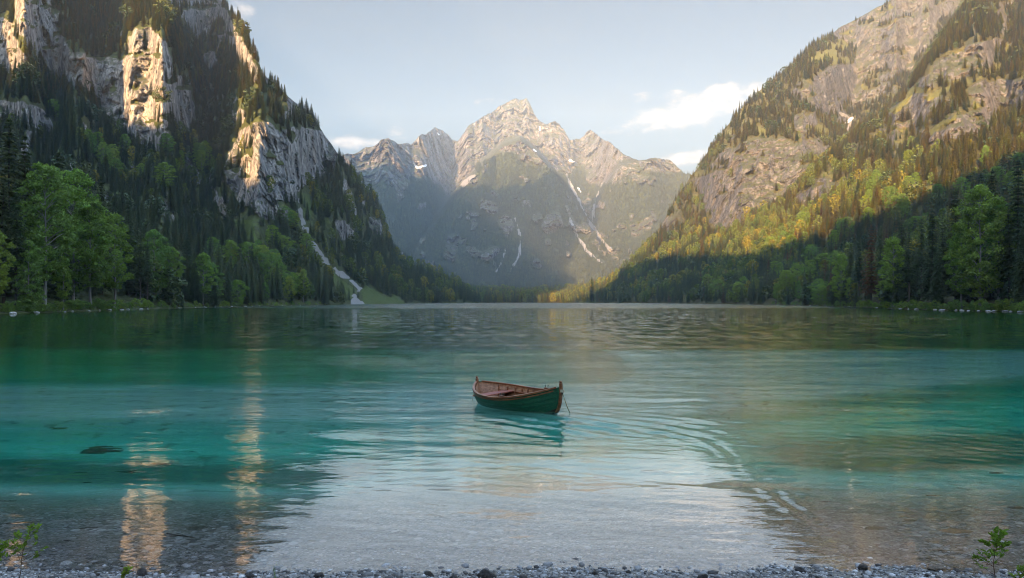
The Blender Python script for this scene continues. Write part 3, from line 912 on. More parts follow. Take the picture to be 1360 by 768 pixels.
def build_lake():
    cols = np.concatenate([np.linspace(-2600, -200, 40), np.arange(-190, 1551, 1.5), np.linspace(1560, 3960, 40)])
    py = np.concatenate([np.array([900, 820]), np.arange(790, 470, -0.7), np.arange(470, 402.4, -0.5), [402.0, 401.75]])
    Yr = EYE * F / (py - HY)
    gxx = Yr[:, None] * (cols - CX)[None] / F
    gyy = np.repeat(Yr[:, None], len(cols), 1)
    res = np.abs(np.gradient(Yr))[:, None] * np.ones_like(gxx)
    z = wave_height(gxx, gyy, np.maximum(res, 0.02))
    z[0], z[-1], z[:, 0], z[:, -1] = 0, 0, 0, 0
    nr, nc = z.shape
    V = np.stack([gxx, gyy, z], 2).reshape(-1, 3)
    q = grid_quads(nr, nc)
    ring = np.concatenate([np.arange(nc), np.arange(1, nr) * nc + nc - 1, (nr - 1) * nc + np.arange(nc - 2, -1, -1), np.arange(nr - 2, 0, -1) * nc])
    nb = len(ring)
    low = V[ring].copy()
    low[:, 2] = -30
    c = np.array([[low[:, 0].mean(), low[:, 1].mean() * .5, -30]])
    base = len(V)
    V = np.concatenate([V, low, c])
    i = np.arange(nb)
    j = (i + 1) % nb
    side = np.stack([ring[j], ring[i], base + i, base + j], 1)
    fan = np.stack([base + i, np.full(nb, base + nb), base + j], 1)
    quads = np.concatenate([q, side])
    me = np_mesh('lake_water', V, quads=quads, tris=fan, smooth=True)
    bm = bmesh.new()
    bm.from_mesh(me)
    bmesh.ops.recalc_face_normals(bm, faces=bm.faces)
    top = max(bm.faces, key=lambda f: f.calc_center_median().z)
    if top.normal.z < 0:
        bmesh.ops.reverse_faces(bm, faces=bm.faces)
    bm.to_mesh(me)
    bm.free()
    m, t, out = material('lake_water')
    tc = t.new('ShaderNodeTexCoord')
    P = tc.outputs['Object']
    sp = t.new('ShaderNodeSeparateXYZ')
    t.l.new(P, sp.inputs[0])
    n1 = t.noise(t.scale(P, (1.6, 3.6, 1)), 1.0, 3, 0.55, 0.3)
    n2 = t.noise(t.scale(P, (0.35, 0.9, 1)), 1.0, 3, 0.55, 0.4)
    n3 = t.noise(t.scale(P, (0.06, 0.16, 1)), 1.0, 3, 0.5)
    # wind: calm in the bay, a ruffled strip across the far end
    wind = t.maprange(sp.outputs[1], 9.0, 40.0, 0.25, 1.0)
    gust = t.maprange(n3, 0.35, 0.7, 0.5, 1.25)
    ruff = t.maprange(t.math('ADD', sp.outputs[1], t.math('MULTIPLY', t.math('SUBTRACT', n3, 0.5), 200)), 560, 760, 1.0, RUFFLE)
    k = t.math('MULTIPLY', t.math('MULTIPLY', wind, gust), ruff)
    far = t.maprange(sp.outputs[1], 30.0, 140.0)
    hgt = t.math('ADD', t.math('MULTIPLY', n1, 0.025), t.math('MULTIPLY', t.math('MULTIPLY', n2, far), 0.10))
    # beyond the bay the ripples are too fine to bump: their tilt comes straight from noise
    nn = t.new('ShaderNodeTexNoise')
    t.l.new(t.scale(P, (0.9, 0.30, 1)), nn.inputs['Vector'])
    nn.inputs['Scale'].default_value = 1.0
    nn.inputs['Detail'].default_value = 3.0
    nn.inputs['Roughness'].default_value = 0.6
    tilt = t.vmath('SUBTRACT', nn.outputs['Color'], (0.5, 0.5, 0.5))
    amt = t.math('MULTIPLY', t.math('ADD', t.maprange(sp.outputs[1], 18.0, 90.0, 0.0, GLINT), t.maprange(sp.outputs[1], 60.0, 160.0, 0.0, 0.50)), gust)
    sc3 = t.new('ShaderNodeVectorMath', operation='SCALE')
    t.l.new(tilt, sc3.inputs[0]); t.l.new(amt, sc3.inputs['Scale'])
    flat = t.vmath('MULTIPLY', sc3.outputs[0], (0.7, 1.0, 0.0))
    geo = t.new('ShaderNodeNewGeometry')
    base_n = t.vmath('NORMALIZE', t.vmath('ADD', geo.outputs['Normal'], flat))
    nb = t.bump(t.math('MULTIPLY', hgt, k), 1.0, WAVE_BUMP, base_n)
    g = t.new('ShaderNodeBsdfPrincipled')
    g.inputs['Base Color'].default_value = (1, 1, 1, 1)
    dist = t.maprange(sp.outputs[1], 40.0, 500.0, 0.0, 0.10)
    strip = t.maprange(t.math('ADD', sp.outputs[1], t.math('MULTIPLY', t.math('SUBTRACT', n3, 0.5), 160)), 300, 430, 0.0, 0.15)
    t.l.new(t.math('ADD', dist, strip), g.inputs['Roughness'])
    g.inputs['IOR'].default_value = 1.35
    g.inputs['Transmission Weight'].default_value = 1.0
    t.l.new(nb, g.inputs['Normal'])
    # added coat strengthens the sky sheen on the middle of the near shallows
    t.l.new(t.math('MULTIPLY', t.maprange(sp.outputs[1], 22.0, 13.5, 0.0, 1.0), t.math('MULTIPLY', t.maprange(sp.outputs[0], 5.5, 3.0), t.maprange(sp.outputs[0], -4.6, -2.2, 0.15, 1.0))), g.inputs['Coat Weight'])
    g.inputs['Coat IOR'].default_value = 1.8
    g.inputs['Coat Roughness'].default_value = 0.02
    t.l.new(nb, g.inputs['Coat Normal'])
    t.l.new(g.outputs[0], out.inputs['Surface'])
    va = t.new('ShaderNodeVolumeAbsorption')
    va.inputs['Color'].default_value = WATER_ABS
    va.inputs['Density'].default_value = WATER_DENS
    t.l.new(va.outputs[0], out.inputs['Volume'])
    me.materials.append(m)
    tag(link(bpy.data.objects.new('lake_water', me)), kind='structure')


WATER_ABS = (0.0, 0.93, 0.85, 1)
WATER_DENS = 0.36
WAVE_BUMP = 1.0
RUFFLE = 3.0
GLINT = 0.32
build_lake()


# ------------------------------------------------------------------ evening air
def build_haze():
    x0, x1, y0, y1, z0, z1 = -5200, 5200, -3200, 9200, -32, HAZE_TOP
    V = [(x, y, z) for z in (z0, z1) for y in (y0, y1) for x in (x0, x1)]
    me = np_mesh('haze', V, quads=[(0, 2, 3, 1), (4, 5, 7, 6), (0, 1, 5, 4), (2, 6, 7, 3), (0, 4, 6, 2), (1, 3, 7, 5)])
    m, t, out = material('evening_air')
    pv = t.new('ShaderNodeVolumePrincipled')
    pv.inputs['Color'].default_value = HAZE_COLOR
    pv.inputs['Density'].default_value = HAZE_DENSITY
    pv.inputs['Anisotropy'].default_value = 0.0
    t.l.new(pv.outputs[0], out.inputs['Volume'])
    me.materials.append(m)
    tag(link(bpy.data.objects.new('haze', me)), kind='stuff')


HAZE_TOP = 2150
HAZE_COLOR = (0.70, 0.84, 0.98, 1)
build_haze()
# ------------------------------------------------------------------ trees
def leaf_material(name, cols, rough=0.65, trans=0.25, var=0.35, grain=6.0):
    """foliage whose tone wanders from tree to tree and from spray to spray"""
    m, t, out = material(name)
    oi = t.new('ShaderNodeObjectInfo')
    geo = t.new('ShaderNodeNewGeometry')
    c = t.ramp(oi.outputs['Random'], [(i / (len(cols) - 1), c) for i, c in enumerate(cols)])
    isl = t.math('ADD', 1 - var, t.math('MULTIPLY', geo.outputs['Random Per Island'], 2 * var))
    c = t.mix(1.0, c, isl, 'MULTIPLY')
    tc = t.new('ShaderNodeTexCoord')
    cl = t.maprange(t.noise(tc.outputs['Object'], grain, 3), 0.3, 0.7, 0.7, 1.35)
    c = t.mix(1.0, c, cl, 'MULTIPLY')
    b = t.new('ShaderNodeBsdfPrincipled')
    t.l.new(c, b.inputs['Base Color'])
    b.inputs['Roughness'].default_value = rough
    b.inputs['Specular IOR Level'].default_value = 0.2
    tr = t.new('ShaderNodeBsdfTranslucent')
    t.l.new(t.mix(1.0, c, (1.25, 1.3, 0.7), 'MULTIPLY'), tr.inputs['Color'])
    mx = t.new('ShaderNodeMixShader')
    mx.inputs[0].default_value = trans
    t.l.new(b.outputs[0], mx.inputs[1])
    t.l.new(tr.outputs[0], mx.inputs[2])
    t.l.new(mx.outputs[0], out.inputs['Surface'])
    return m


def bark_material(name, a, b):
    m, t, out = material(name)
    tc = t.new('ShaderNodeTexCoord')
    n = t.noise(t.scale(tc.outputs['Object'], (6, 6, 1.2)), 1.0, 5, 0.65)
    principled(t, out, t.mix(t.maprange(n, .35, .65), a, b), 0.85, t.bump(n, 0.8, 0.05), 0.15)
    return m


M_SPRUCE = leaf_material('spruce_needles', [(0.030, 0.052, 0.020), (0.048, 0.072, 0.025), (0.070, 0.084, 0.026), (0.038, 0.064, 0.032), (0.080, 0.100, 0.034)], trans=0.08)
M_LARCH = leaf_material('larch_needles', [(0.15, 0.14, 0.022), (0.115, 0.135, 0.024), (0.17, 0.13, 0.024), (0.09, 0.105, 0.022)], trans=0.25)
M_LEAF = leaf_material('beech_leaves', [(0.12, 0.20, 0.036), (0.16, 0.225, 0.040), (0.10, 0.18, 0.045), (0.19, 0.235, 0.036)], trans=0.35)
M_LEAF_FAR = leaf_material('hillside_leaves', [(0.070, 0.115, 0.030), (0.12, 0.145, 0.030), (0.09, 0.125, 0.036), (0.21, 0.175, 0.024)], trans=0.25)
M_GOLD = leaf_material('olive_gold_needles', [(0.085, 0.075, 0.022), (0.11, 0.09, 0.022), (0.065, 0.066, 0.022), (0.13, 0.095, 0.024)], trans=0.12)
M_RUST = leaf_material('rusty_needles', [(0.09, 0.045, 0.016), (0.12, 0.05, 0.015), (0.07, 0.04, 0.016)], trans=0.1)
M_BARK = bark_material('spruce_bark', (0.035, 0.028, 0.022), (0.10, 0.085, 0.07))
M_BARK_PALE = bark_material('beech_bark', (0.10, 0.095, 0.085), (0.30, 0.28, 0.25))


class Geo:
    def __init__(self):
        self.v, self.t, self.n = [], [], 0

    def tris(self, V):
        """V: (n,3,3) triangles"""
        V = np.asarray(V, float).reshape(-1, 3)
        self.v.append(V)
        self.t.append(np.arange(len(V)).reshape(-1, 3) + self.n)
        self.n += len(V)

    def tube(self, pts, rad, seg=6):
        pts = np.asarray(pts, float)
        rad = np.broadcast_to(rad, (len(pts),))
        rings = []
        for i, p in enumerate(pts):
            d = pts[min(i + 1, len(pts) - 1)] - pts[max(i - 1, 0)]
            d = d / (np.linalg.norm(d) + 1e-9)
            a = np.cross(d, [0, 0, 1.0] if abs(d[2]) < .9 else [1.0, 0, 0])
            a /= np.linalg.norm(a)
            b = np.cross(d, a)
            th = np.linspace(0, 2 * np.pi, seg, endpoint=False)
            rings.append(p + rad[i] * (np.cos(th)[:, None] * a + np.sin(th)[:, None] * b))
        V = np.concatenate(rings)
        T = []
        for i in range(len(pts) - 1):
            for k in range(seg):
                a, b = i * seg + k, i * seg + (k + 1) % seg
                T += [(a, b, b + seg), (a, b + seg, a + seg)]
        self.v.append(V)
        self.t.append(np.asarray(T) + self.n)
        self.n += len(V)

    def mesh(self, name, mat, smooth=False):
        return np_mesh(name, np.concatenate(self.v), tris=np.concatenate(self.t), mat=mat, smooth=smooth)


def conifer_geo(rng, levels, per, segs, spray, width=0.17, base=0.10, droop=0.35, ragged=0.25):
    """crown of a spruce, 1 unit high: whorls of drooping boughs hung with sprays"""
    g = Geo()
    tri = []
    for li in range(levels):
        u = (li + rng.uniform(0, .6)) / levels
        z0 = base + (0.985 - base) * u
        R = width * (1 - u) ** 0.85 * (1 - 0.35 * smooth01(0.22 - u, 0, .22)) + 0.008
        m = max(4, int(round(per * (0.55 + 0.45 * (1 - u)))))
        for k in range(m):
            th = 2 * math.pi * (k + rng.uniform(-.35, .35)) / m + li * 2.4
            L = R * rng.uniform(1 - ragged * 1.6, 1 + ragged * .5)
            dv = np.array([math.cos(th), math.sin(th), 0])
            sd = np.array([-dv[1], dv[0], 0])
            dz = -droop * L * rng.uniform(.6, 1.3) + 0.10 * L
            ss = (np.arange(segs) + rng.uniform(0, 1, segs)) / segs
            for s in ss:
                p = np.array([0, 0, z0]) + dv * L * s + np.array([0, 0, dz * s ** 1.5 + 0.03 * L * math.sin(s * 3.1)])
                w = spray * (0.5 + 0.9 * (1 - s)) * rng.uniform(.7, 1.3) * (0.35 + 0.65 * (1 - u))
                for sg in (-1, 1):
                    tip = p + sd * sg * w + dv * w * rng.uniform(.1, .8) + np.array([0, 0, -w * rng.uniform(.15, .8)])
                    a = p - dv * w * .35 + np.array([0, 0, w * .08])
                    b = p + dv * w * .55
                    tri.append((a, b, tip))
            # tip spray
            p = np.array([0, 0, z0]) + dv * L + np.array([0, 0, dz])
            w = spray * .8 * (0.45 + 0.55 * (1 - u))
            tri.append((p - sd * w * .5 - dv * w, p + sd * w * .5 - dv * w, p + dv * w * .6 - np.array([0, 0, w * .3])))
    # leader
    for k in range(5):
        th = k * 1.257
        dv = np.array([math.cos(th), math.sin(th), 0]) * 0.008
        tri.append((np.array([0, 0, 1.0]), np.array([0, 0, .955]) + dv, np.array([0, 0, .955]) + np.array([-dv[1], dv[0], 0])))
    g.tris(np.array(tri))
    return g


def conifer_low(rng, levels, pts, width=0.17, base=0.05):
    """a smaller spruce for the slopes: jagged drooping skirts"""
    g = Geo()
    tri = []
    for li in range(levels):
        u = li / levels
        z0 = base + (1 - base) * (u + 1.25 / levels)
        zl = base + (1 - base) * u - .01
        R = width * (1 - u) ** .9 * rng.uniform(.85, 1.1) + .006
        off = rng.normal(0, R * .08, 2)
        m = pts if u < .6 else max(5, pts - 3)
        th = (np.arange(m) + rng.uniform(-.25, .25, m)) / m * 2 * math.pi + li * .9
        rr = R * rng.uniform(.62, 1.12, m)
        for k in range(m):
            a = np.array([off[0] * .3, off[1] * .3, min(z0, 1.0)])
            t0, t1 = th[k] - .95 * math.pi / m * rng.uniform(.6, 1), th[k] + .95 * math.pi / m * rng.uniform(.6, 1)
            zz = zl + rng.uniform(-.3, .4) * (1 - base) / levels
            tip = np.array([math.cos(th[k]) * rr[k] + off[0], math.sin(th[k]) * rr[k] + off[1], zz])
            ri = rr[k] * .55
            b = np.array([math.cos(t0) * ri, math.sin(t0) * ri, zl * .45 + min(z0, 1) * .55])
            c = np.array([math.cos(t1) * ri, math.sin(t1) * ri, zl * .45 + min(z0, 1) * .55])
            tri += [(a, b, c), (b, tip, c)]
    g.tris(np.array(tri))
    return g


def broadleaf_geo(rng, clumps, leaves, leaf, w=0.30, zc=0.60, hz=0.40, flat=0.45, shape=1.0):
    """crown of a broad-leaved tree 1 unit high: leafy layers on many boughs with gaps between"""
    g = Geo()
    cs = []
    for i in range(clumps):
        u = (i + .5) / clumps
        z = -1 + 2 * u
        rad = math.sqrt(max(0.0, 1 - abs(z) ** 2.2)) * (1.0 - 0.25 * z * shape)
        th = i * 2.39996 + rng.uniform(-.5, .5)
        rr = rad * math.sqrt(rng.uniform(0.12, 1.0)) * rng.uniform(.8, 1.12)
        cs.append((math.cos(th) * rr * w, math.sin(th) * rr * w, zc + z * hz * rng.uniform(.92, 1.05)))
    cs = np.array(cs)
    allv = []
    for c in cs:
        n = int(leaves * rng.uniform(.6, 1.4))
        s = w * rng.uniform(.20, .36)
        d = rng.normal(0, 1, (n, 3))
        d /= np.linalg.norm(d, axis=1)[:, None]
        p = c + d * (rng.uniform(0.2, 1, (n, 1)) ** .5) * np.array([s, s, s * flat])
        p[:, 2] -= 0.25 * np.hypot(p[:, 0] - c[0], p[:, 1] - c[1])
        a = rng.normal(0, 1, (n, 3)); a[:, 2] *= .5
        a /= np.linalg.norm(a, axis=1)[:, None]
        b = np.cross(a, rng.normal(0, 1, (n, 3)) * [.6, .6, 1])
        b /= np.linalg.norm(b, axis=1)[:, None] + 1e-9
        L = leaf * rng.uniform(.6, 1.5, (n, 1))
        allv.append(np.stack([p - a * L, p + b * L * .55, p + a * L], 1))
        allv.append(np.stack([p - a * L, p + a * L, p - b * L * .55], 1))
    g.tris(np.concatenate(allv))
    return g, cs


def tree_trunk(h, r, mat, name, boughs=None, rng=None, lean=0.0):
    g = Geo()
    zz = np.linspace(-0.03, h, 9)
    x = lean * zz + 0.006 * np.sin(zz * 9)
    rr = r * (1 - 0.93 * np.clip(zz / max(h, 1e-3), 0, 1)) * (1 + .5 * np.clip(.04 - zz, 0, .04) / .04)
    g.tube(np.stack([x, 0.005 * np.cos(zz * 7), zz], 1), rr, 8)
    if boughs is not None:
        for c in boughs:
            z0 = max(0.12, c[2] - 0.35 * math.hypot(c[0], c[1]) - .04)
            z0 = min(z0, h * .95)
            a = np.array([lean * z0, 0, z0])
            mid = .5 * (a + c) + np.array([0, 0, .012])
            g.tube([a, mid, c], [r * .28, r * .18, r * .05], 4)
    return g.mesh(name, mat, True)


rg = np.random.default_rng(21)
# detailed trees for the banks; every mesh is one unit high
SPRUCE_HI = []
for k, (wd, dr) in enumerate([(0.20, .45), (0.225, .35), (0.185, .6)]):
    SPRUCE_HI.append((conifer_geo(rg, 40, 10, 7, 0.036, wd, 0.07, dr).mesh('spruce_crown', M_SPRUCE), tree_trunk(.97, .012, M_BARK, 'spruce_trunk')))
# bare-stemmed forest spruce with its crown only in the upper half
for k in range(2):
    SPRUCE_HI.append((conifer_geo(rg, 26, 9, 6, 0.034, 0.16, 0.30 + .1 * k, .5, .4).mesh('spruce_crown', M_SPRUCE), tree_trunk(.97, .012, M_BARK, 'spruce_trunk', rg.normal(0, 1, (14, 3)) * [.05, .05, .08] + [0, 0, .25])))
RUST_HI = [(conifer_geo(rg, 30, 9, 6, 0.034, 0.17, .15, .5, .4).mesh('rusty_crown', M_RUST), SPRUCE_HI[0][1])]
BROAD_HI = []
for k, (cl, w, zc, hz, fl, sh) in enumerate([(64, .26, .60, .38, .38, .9), (58, .30, .56, .42, .42, .7), (50, .22, .60, .38, .5, 1.2), (44, .36, .52, .45, .5, .5)]):
    gg, cs = broadleaf_geo(rg, cl, 150, .0125, w, zc, hz, fl, sh)
    BROAD_HI.append((gg.mesh('leafy_crown', M_LEAF), tree_trunk(.86, .016, M_BARK_PALE, 'beech_trunk', cs[::2], rg, .01)))
BUSH = []
for k in range(3):
    gg, cs = broadleaf_geo(rg, 22, 90, .034, .62, .45, .5, .7, .6)
    BUSH.append(gg.mesh('shrub_leaves', M_LEAF))
# lighter meshes for the slopes
def with_stem(g, name, mat, bark, r=.011, top=.93):
    V = np.concatenate(g.v); n0 = len(V)
    k = Geo(); zz = np.linspace(-.03, top, 5)
    k.tube(np.stack([0 * zz, 0 * zz, zz], 1), r * (1 - .85 * np.clip(zz, 0, 1)), 5)
    T = np.concatenate(g.t); T2 = np.concatenate(k.t) + n0
    return np_mesh(name, np.concatenate([V, *k.v]), tris=np.concatenate([T, T2]), mat=[mat, bark], mat_idx=np.concatenate([np.zeros(len(T)), np.ones(len(T2))]))



SPRUCE_MID = [with_stem(conifer_geo(rg, 23, 8, 4, 0.058, w, .05, .5, .3), 'slope_spruce', M_SPRUCE, M_BARK) for w in (.19, .22, .17, .24)]
LARCH_MID = [with_stem(conifer_geo(rg, 24, 8, 4, 0.056, w, .06, .45, .4), 'slope_larch', M_LARCH, M_BARK) for w in (.20, .24)]
GOLD_MID = [with_stem(conifer_geo(rg, 23, 8, 4, 0.058, w, .05, .5, .3), 'olive_spruce', M_GOLD, M_BARK) for w in (.19, .23)]
RUST_MID = [with_stem(conifer_geo(rg, 18, 8, 4, 0.056, .19, .06, .5, .35), 'rusty_spruce', M_RUST, M_BARK)]
BROAD_MID = [with_stem(broadleaf_geo(rg, 34, 26, .036, w, .55, .44, .75, .7)[0], 'slope_broadleaf', M_LEAF_FAR, M_BARK_PALE, .012, .85) for w in (.28, .34, .24)]
BUSH_MID = [broadleaf_geo(rg, 22, 26, .055, .5, .42, .40, .9, .4)[0].mesh('dwarf_pine', M_SPRUCE)]
M_FARNEEDLE = leaf_material('distant_needles', [(.026, .036, .024), (.036, .044, .028), (.045, .050, .028)], trans=0.0)
SPRUCE_FAR = [conifer_low(rg, 7, 7, w).mesh('far_spruce', M_FARNEEDLE) for w in (.18, .22)]
KINDS = [*SPRUCE_MID, *LARCH_MID, *RUST_MID, *BROAD_MID, *BUSH_MID, *SPRUCE_FAR, *GOLD_MID]     # numbered 0..
K_SPRUCE, K_LARCH, K_RUST, K_BROAD, K_BUSH, K_FAR, K_GOLD = [0, 1, 2, 3], [4, 5], [6], [7, 8, 9], [10], [11, 12], [13, 14]


# ---- where trees stand on the walls
def scatter(name, density, seed, limit, rock_keep=0.05, y_lo=None, py_min=-60):
    d = TERR[name]
    X, Y, Z, PX, py = d['X'], d['Y'], d['Z'], d['PX'], d['y']
    ax = X[:-1, 1:] - X[:-1, :-1]; ay = Y[:-1, 1:] - Y[:-1, :-1]
    bx = X[1:, :-1] - X[:-1, :-1]; by = Y[1:, :-1] - Y[:-1, :-1]
    area = np.abs(ax * by - ay * bx)
    # on steep ground count part of the wall area too
    az = Z[1:, :-1] - Z[:-1, :-1]
    area = area + 0.12 * np.abs(az) * np.hypot(ax, ay)
    def cell(a): return .25 * (a[:-1, :-1] + a[1:, :-1] + a[:-1, 1:] + a[1:, 1:])
    cx, cyy = cell(PX), cell(py)
    rock = sample_map(d['masks']['rock'], cx, cyy)
    bare = np.zeros_like(rock)
    for k in ('scree', 'grass', 'snow'):
        if k in d['masks']:
            bare = np.maximum(bare, sample_map(d['masks'][k], cx, cyy) * (.96 if k == 'grass' else 1))
    w = area * density * (smooth01(rock, .62, .3) + rock_keep * (rock > .45)) * np.clip(1 - 1.3 * bare, 0, 1)
    w = w * (cyy > py_min)
    w = np.where(np.isfinite(w), w, 0)
    n = min(limit, int(w.sum()))
    cum = np.cumsum(w.ravel())
    rng = np.random.default_rng(seed)
    idx = np.searchsorted(cum, rng.uniform(0, cum[-1], n))
    idx = np.clip(idx, 0, w.size - 1)
    i, j = idx // w.shape[1], idx % w.shape[1]
    u, v = rng.uniform(0, 1, n), rng.uniform(0, 1, n)
    def at(a): return a[i, j] * (1 - u) * (1 - v) + a[i + 1, j] * u * (1 - v) + a[i, j + 1] * (1 - u) * v + a[i + 1, j + 1] * u * v
    print('trees', name, n, 'of', int(w.sum()))
    return dict(p=np.stack([at(X), at(Y), at(Z)], 1), px=at(PX), py=at(py), rock=sample_map(d['masks']['rock'], at(PX), at(py)), rng=rng)


def screen(p):
    return CX + F * p[:, 0] / p[:, 1], HY - F * (p[:, 2] - EYE) / p[:, 1]


TREES = []      # (x,y,z,height,width factor,kind,region)


def add_trees(s, heights, pick, region):
    n = len(s['p'])
    h = heights(s)
    k = pick(s)
    for i in range(n):
        TREES.append((*s['p'][i], h[i], s['rng'].uniform(.75, 1.35), k[i], region))


def pick_from(s, probs):
    """probs: list of (kinds, probability array)"""
    n = len(s['p'])
    r = s['rng'].uniform(0, 1, n)
    out = np.zeros(n, int)
    acc = np.zeros(n)
    done = np.zeros(n, bool)
    for ks, p in probs:
        acc = acc + p
        m = (~done) & (r < acc)
        out[m] = s['rng'].choice(ks, n)[m]
        done |= m
    out[~done] = s['rng'].choice(probs[0][0], n)[~done]
    return out


def left_pick(s):
    cl = fbm(s['p'][:, 0] / 60, s['p'][:, 1] / 60, s['p'][:, 2] / 60, 700, 3)
    br = np.clip(.06 + .8 * cl, 0, .45) * smooth01(s['py'], 130, 260)
    la = np.clip(.10 + .6 * cl, 0, .4) * smooth01(s['py'], 150, 90)
    bu = np.where(s['rock'] > .45, .75, .02)
    return pick_from(s, [(K_BUSH, bu), (K_BROAD, br), (K_LARCH, la * .6), (K_GOLD, .4 * smooth01(s['py'], 160, 110)), (K_SPRUCE, np.ones(len(br)))])


def right_pick(s):
    cl = fbm(s['p'][:, 0] / 60, s['p'][:, 1] / 60, s['p'][:, 2] / 60, 701, 3)
    br = np.clip(.14 + .9 * cl, 0, .55) * smooth01(s['py'], 170, 260)
    la = np.clip(.42 + .9 * cl, 0, .75) * smooth01(s['py'], 350, 250)
    ru = .04 * smooth01(s['py'], 250, 330)
    bu = np.where(s['rock'] > .45, .7, .02)
    return pick_from(s, [(K_BUSH, bu), (K_BROAD, br), (K_LARCH, la * .75), (K_RUST, ru + 0 * cl), (K_GOLD, .45 * smooth01(s['py'], 370, 300)), (K_SPRUCE, np.ones(len(br)))])


def hgt(lo, hi, grow=0):
    def f(s):
        r = s['rng']
        b = r.uniform(lo, hi, len(s['p'])) * (0.42 + .62 * r.uniform(0, 1, len(s['p'])) ** .5)
        return np.where(s['rock'] > .45, b * .32, b)
    return f


sL = scatter('left_mountain', 1 / 48.0, 801, 14000)
add_trees(sL, hgt(15, 25), left_pick, 'L')
sR = scatter('right_mountain', 1 / 44.0, 802, 30000)
add_trees(sR, hgt(15, 25), right_pick, 'R')
sC = scatter('central_mountain', 1 / 110.0, 803, 60000, 0.01)
add_trees(sC, hgt(18, 28), lambda s: pick_from(s, [(K_FAR, np.ones(len(s['p'])))]), 'C')
sH = scatter('far_shore', 1 / 60.0, 804, 22000)
add_trees(sH, hgt(15, 24), lambda s: pick_from(s, [(K_BROAD, np.full(len(s['p']), .08)), (K_LARCH, np.full(len(s['p']), .12)), (K_GOLD, np.full(len(s['p']), .25) * (s['p'][:, 0] > -60)), (K_SPRUCE, np.ones(len(s['p'])))]), 'H')
T_ = np.array([t[:6] for t in TREES], float)
T_region = np.array([t[6] for t in TREES])
# keep the scattered trees off the banks where trees are placed one by one, and out of the frame's top
sx, sy = screen(T_[:, :3])
base_row = sy
keep = np.ones(len(T_), bool)
keep &= ~((T_region == 'L') & (sx < 240) & (sx > -45) & (sy > 398) & (T_[:, 1] < 330))
keep &= ~((T_region == 'R') & (sx > 1110) & (sx < 1405) & (sy > 396) & (T_[:, 1] < 330))
# nothing grows tall enough below the scree chute to hide it
ypath = np.interp(sx, [a for a, b in SCREE_L[:-3]], [b for a, b in SCREE_L[:-3]])
hpx = T_[:, 3] * F / T_[:, 1]
room = sy - ypath - 1.5
m = (T_region == 'L') & (sx > 395) & (sx < 482) & (room > 0) & (hpx > room)
T_[m, 3] *= np.clip(room[m] / hpx[m], .2, 1)
keep &= ~(m & (room < 5))
keep &= ~((np.isin(T_region, ['H', 'R'])) & (abs(sx - 787) < 5) & (T_[:, 1] < 1560))
keep &= (sx > -420) & (sx < 1780)
T_, T_region, sx, sy = T_[keep], T_region[keep], sx[keep], sy[keep]
print('trees in all', len(T_))
def instancer(name, P, H, W, K, label=None):
    """one object that stands for a wood nobody could count: points that carry trees"""
    me = np_mesh(name, P)
    n = len(P)
    add_attr(me, 'hgt', np.stack([H * W, H * W, H], 1), 'FLOAT_VECTOR')
    add_attr(me, 'rot', RNG.uniform(0, 6.283, n).astype(np.float32))
    add_attr(me, 'sort', K.astype(np.int32), 'INT')
    o = link(bpy.data.objects.new(name, me))
    ng = bpy.data.node_groups.new(name, 'GeometryNodeTree')
    ng.interface.new_socket('Geometry', in_out='INPUT', socket_type='NodeSocketGeometry')
    ng.interface.new_socket('Geometry', in_out='OUTPUT', socket_type='NodeSocketGeometry')
    gi, go = ng.nodes.new('NodeGroupInput'), ng.nodes.new('NodeGroupOutput')
    jn = ng.nodes.new('GeometryNodeJoinGeometry')

    def named(nm, typ):
        a = ng.nodes.new('GeometryNodeInputNamedAttribute')
        a.data_type = typ
        a.inputs['Name'].default_value = nm
        return a.outputs['Attribute']
    sc, ro, so = named('hgt', 'FLOAT_VECTOR'), named('rot', 'FLOAT'), named('sort', 'INT')
    cb = ng.nodes.new('ShaderNodeCombineXYZ')
    ng.links.new(ro, cb.inputs[2])
    for k in sorted(set(int(a) for a in K)):
        po = PROTO.get(k)
        if po is None:
            po = PROTO[k] = bpy.data.objects.new('tree_stock', KINDS[k])
        oi = ng.nodes.new('GeometryNodeObjectInfo')
        oi.inputs['Object'].default_value = po
        oi.inputs['As Instance'].default_value = True
        cp = ng.nodes.new('FunctionNodeCompare')
        cp.data_type = 'INT'
        cp.operation = 'EQUAL'
        ng.links.new(so, cp.inputs[2])
        cp.inputs[3].default_value = k
        ip = ng.nodes.new('GeometryNodeInstanceOnPoints')
        ng.links.new(gi.outputs[0], ip.inputs['Points'])
        ng.links.new(cp.outputs[0], ip.inputs['Selection'])
        ng.links.new(oi.outputs['Geometry'], ip.inputs['Instance'])
        ng.links.new(cb.outputs[0], ip.inputs['Rotation'])
        ng.links.new(sc, ip.inputs['Scale'])
        ng.links.new(ip.outputs[0], jn.inputs[0])
    ng.links.new(jn.outputs[0], go.inputs[0])
    md = o.modifiers.new('trees', 'NODES')
    md.node_group = ng
    tag(o, kind='stuff')
    return o



def thing(name, loc, label, cat, group=None, rz=0.0):
    return tag(empty(name, loc, rz), label, cat, group)


def add_part(name, me, parent, label=None):
    o = link(bpy.data.objects.new(name, me), parent)
    if label: o['label'] = label
    return o


def place_tree(name, pos, h, w, pair, label, cat, group=None, rz=0.0):
    """a tree of one unit, scaled: an Empty with trunk and crown under it"""
    e = thing(name, pos, label, cat, group, rz)
    e.scale = (h * w, h * w, h)
    add_part('crown', pair[0], e)
    add_part('trunk', pair[1], e)
    return e


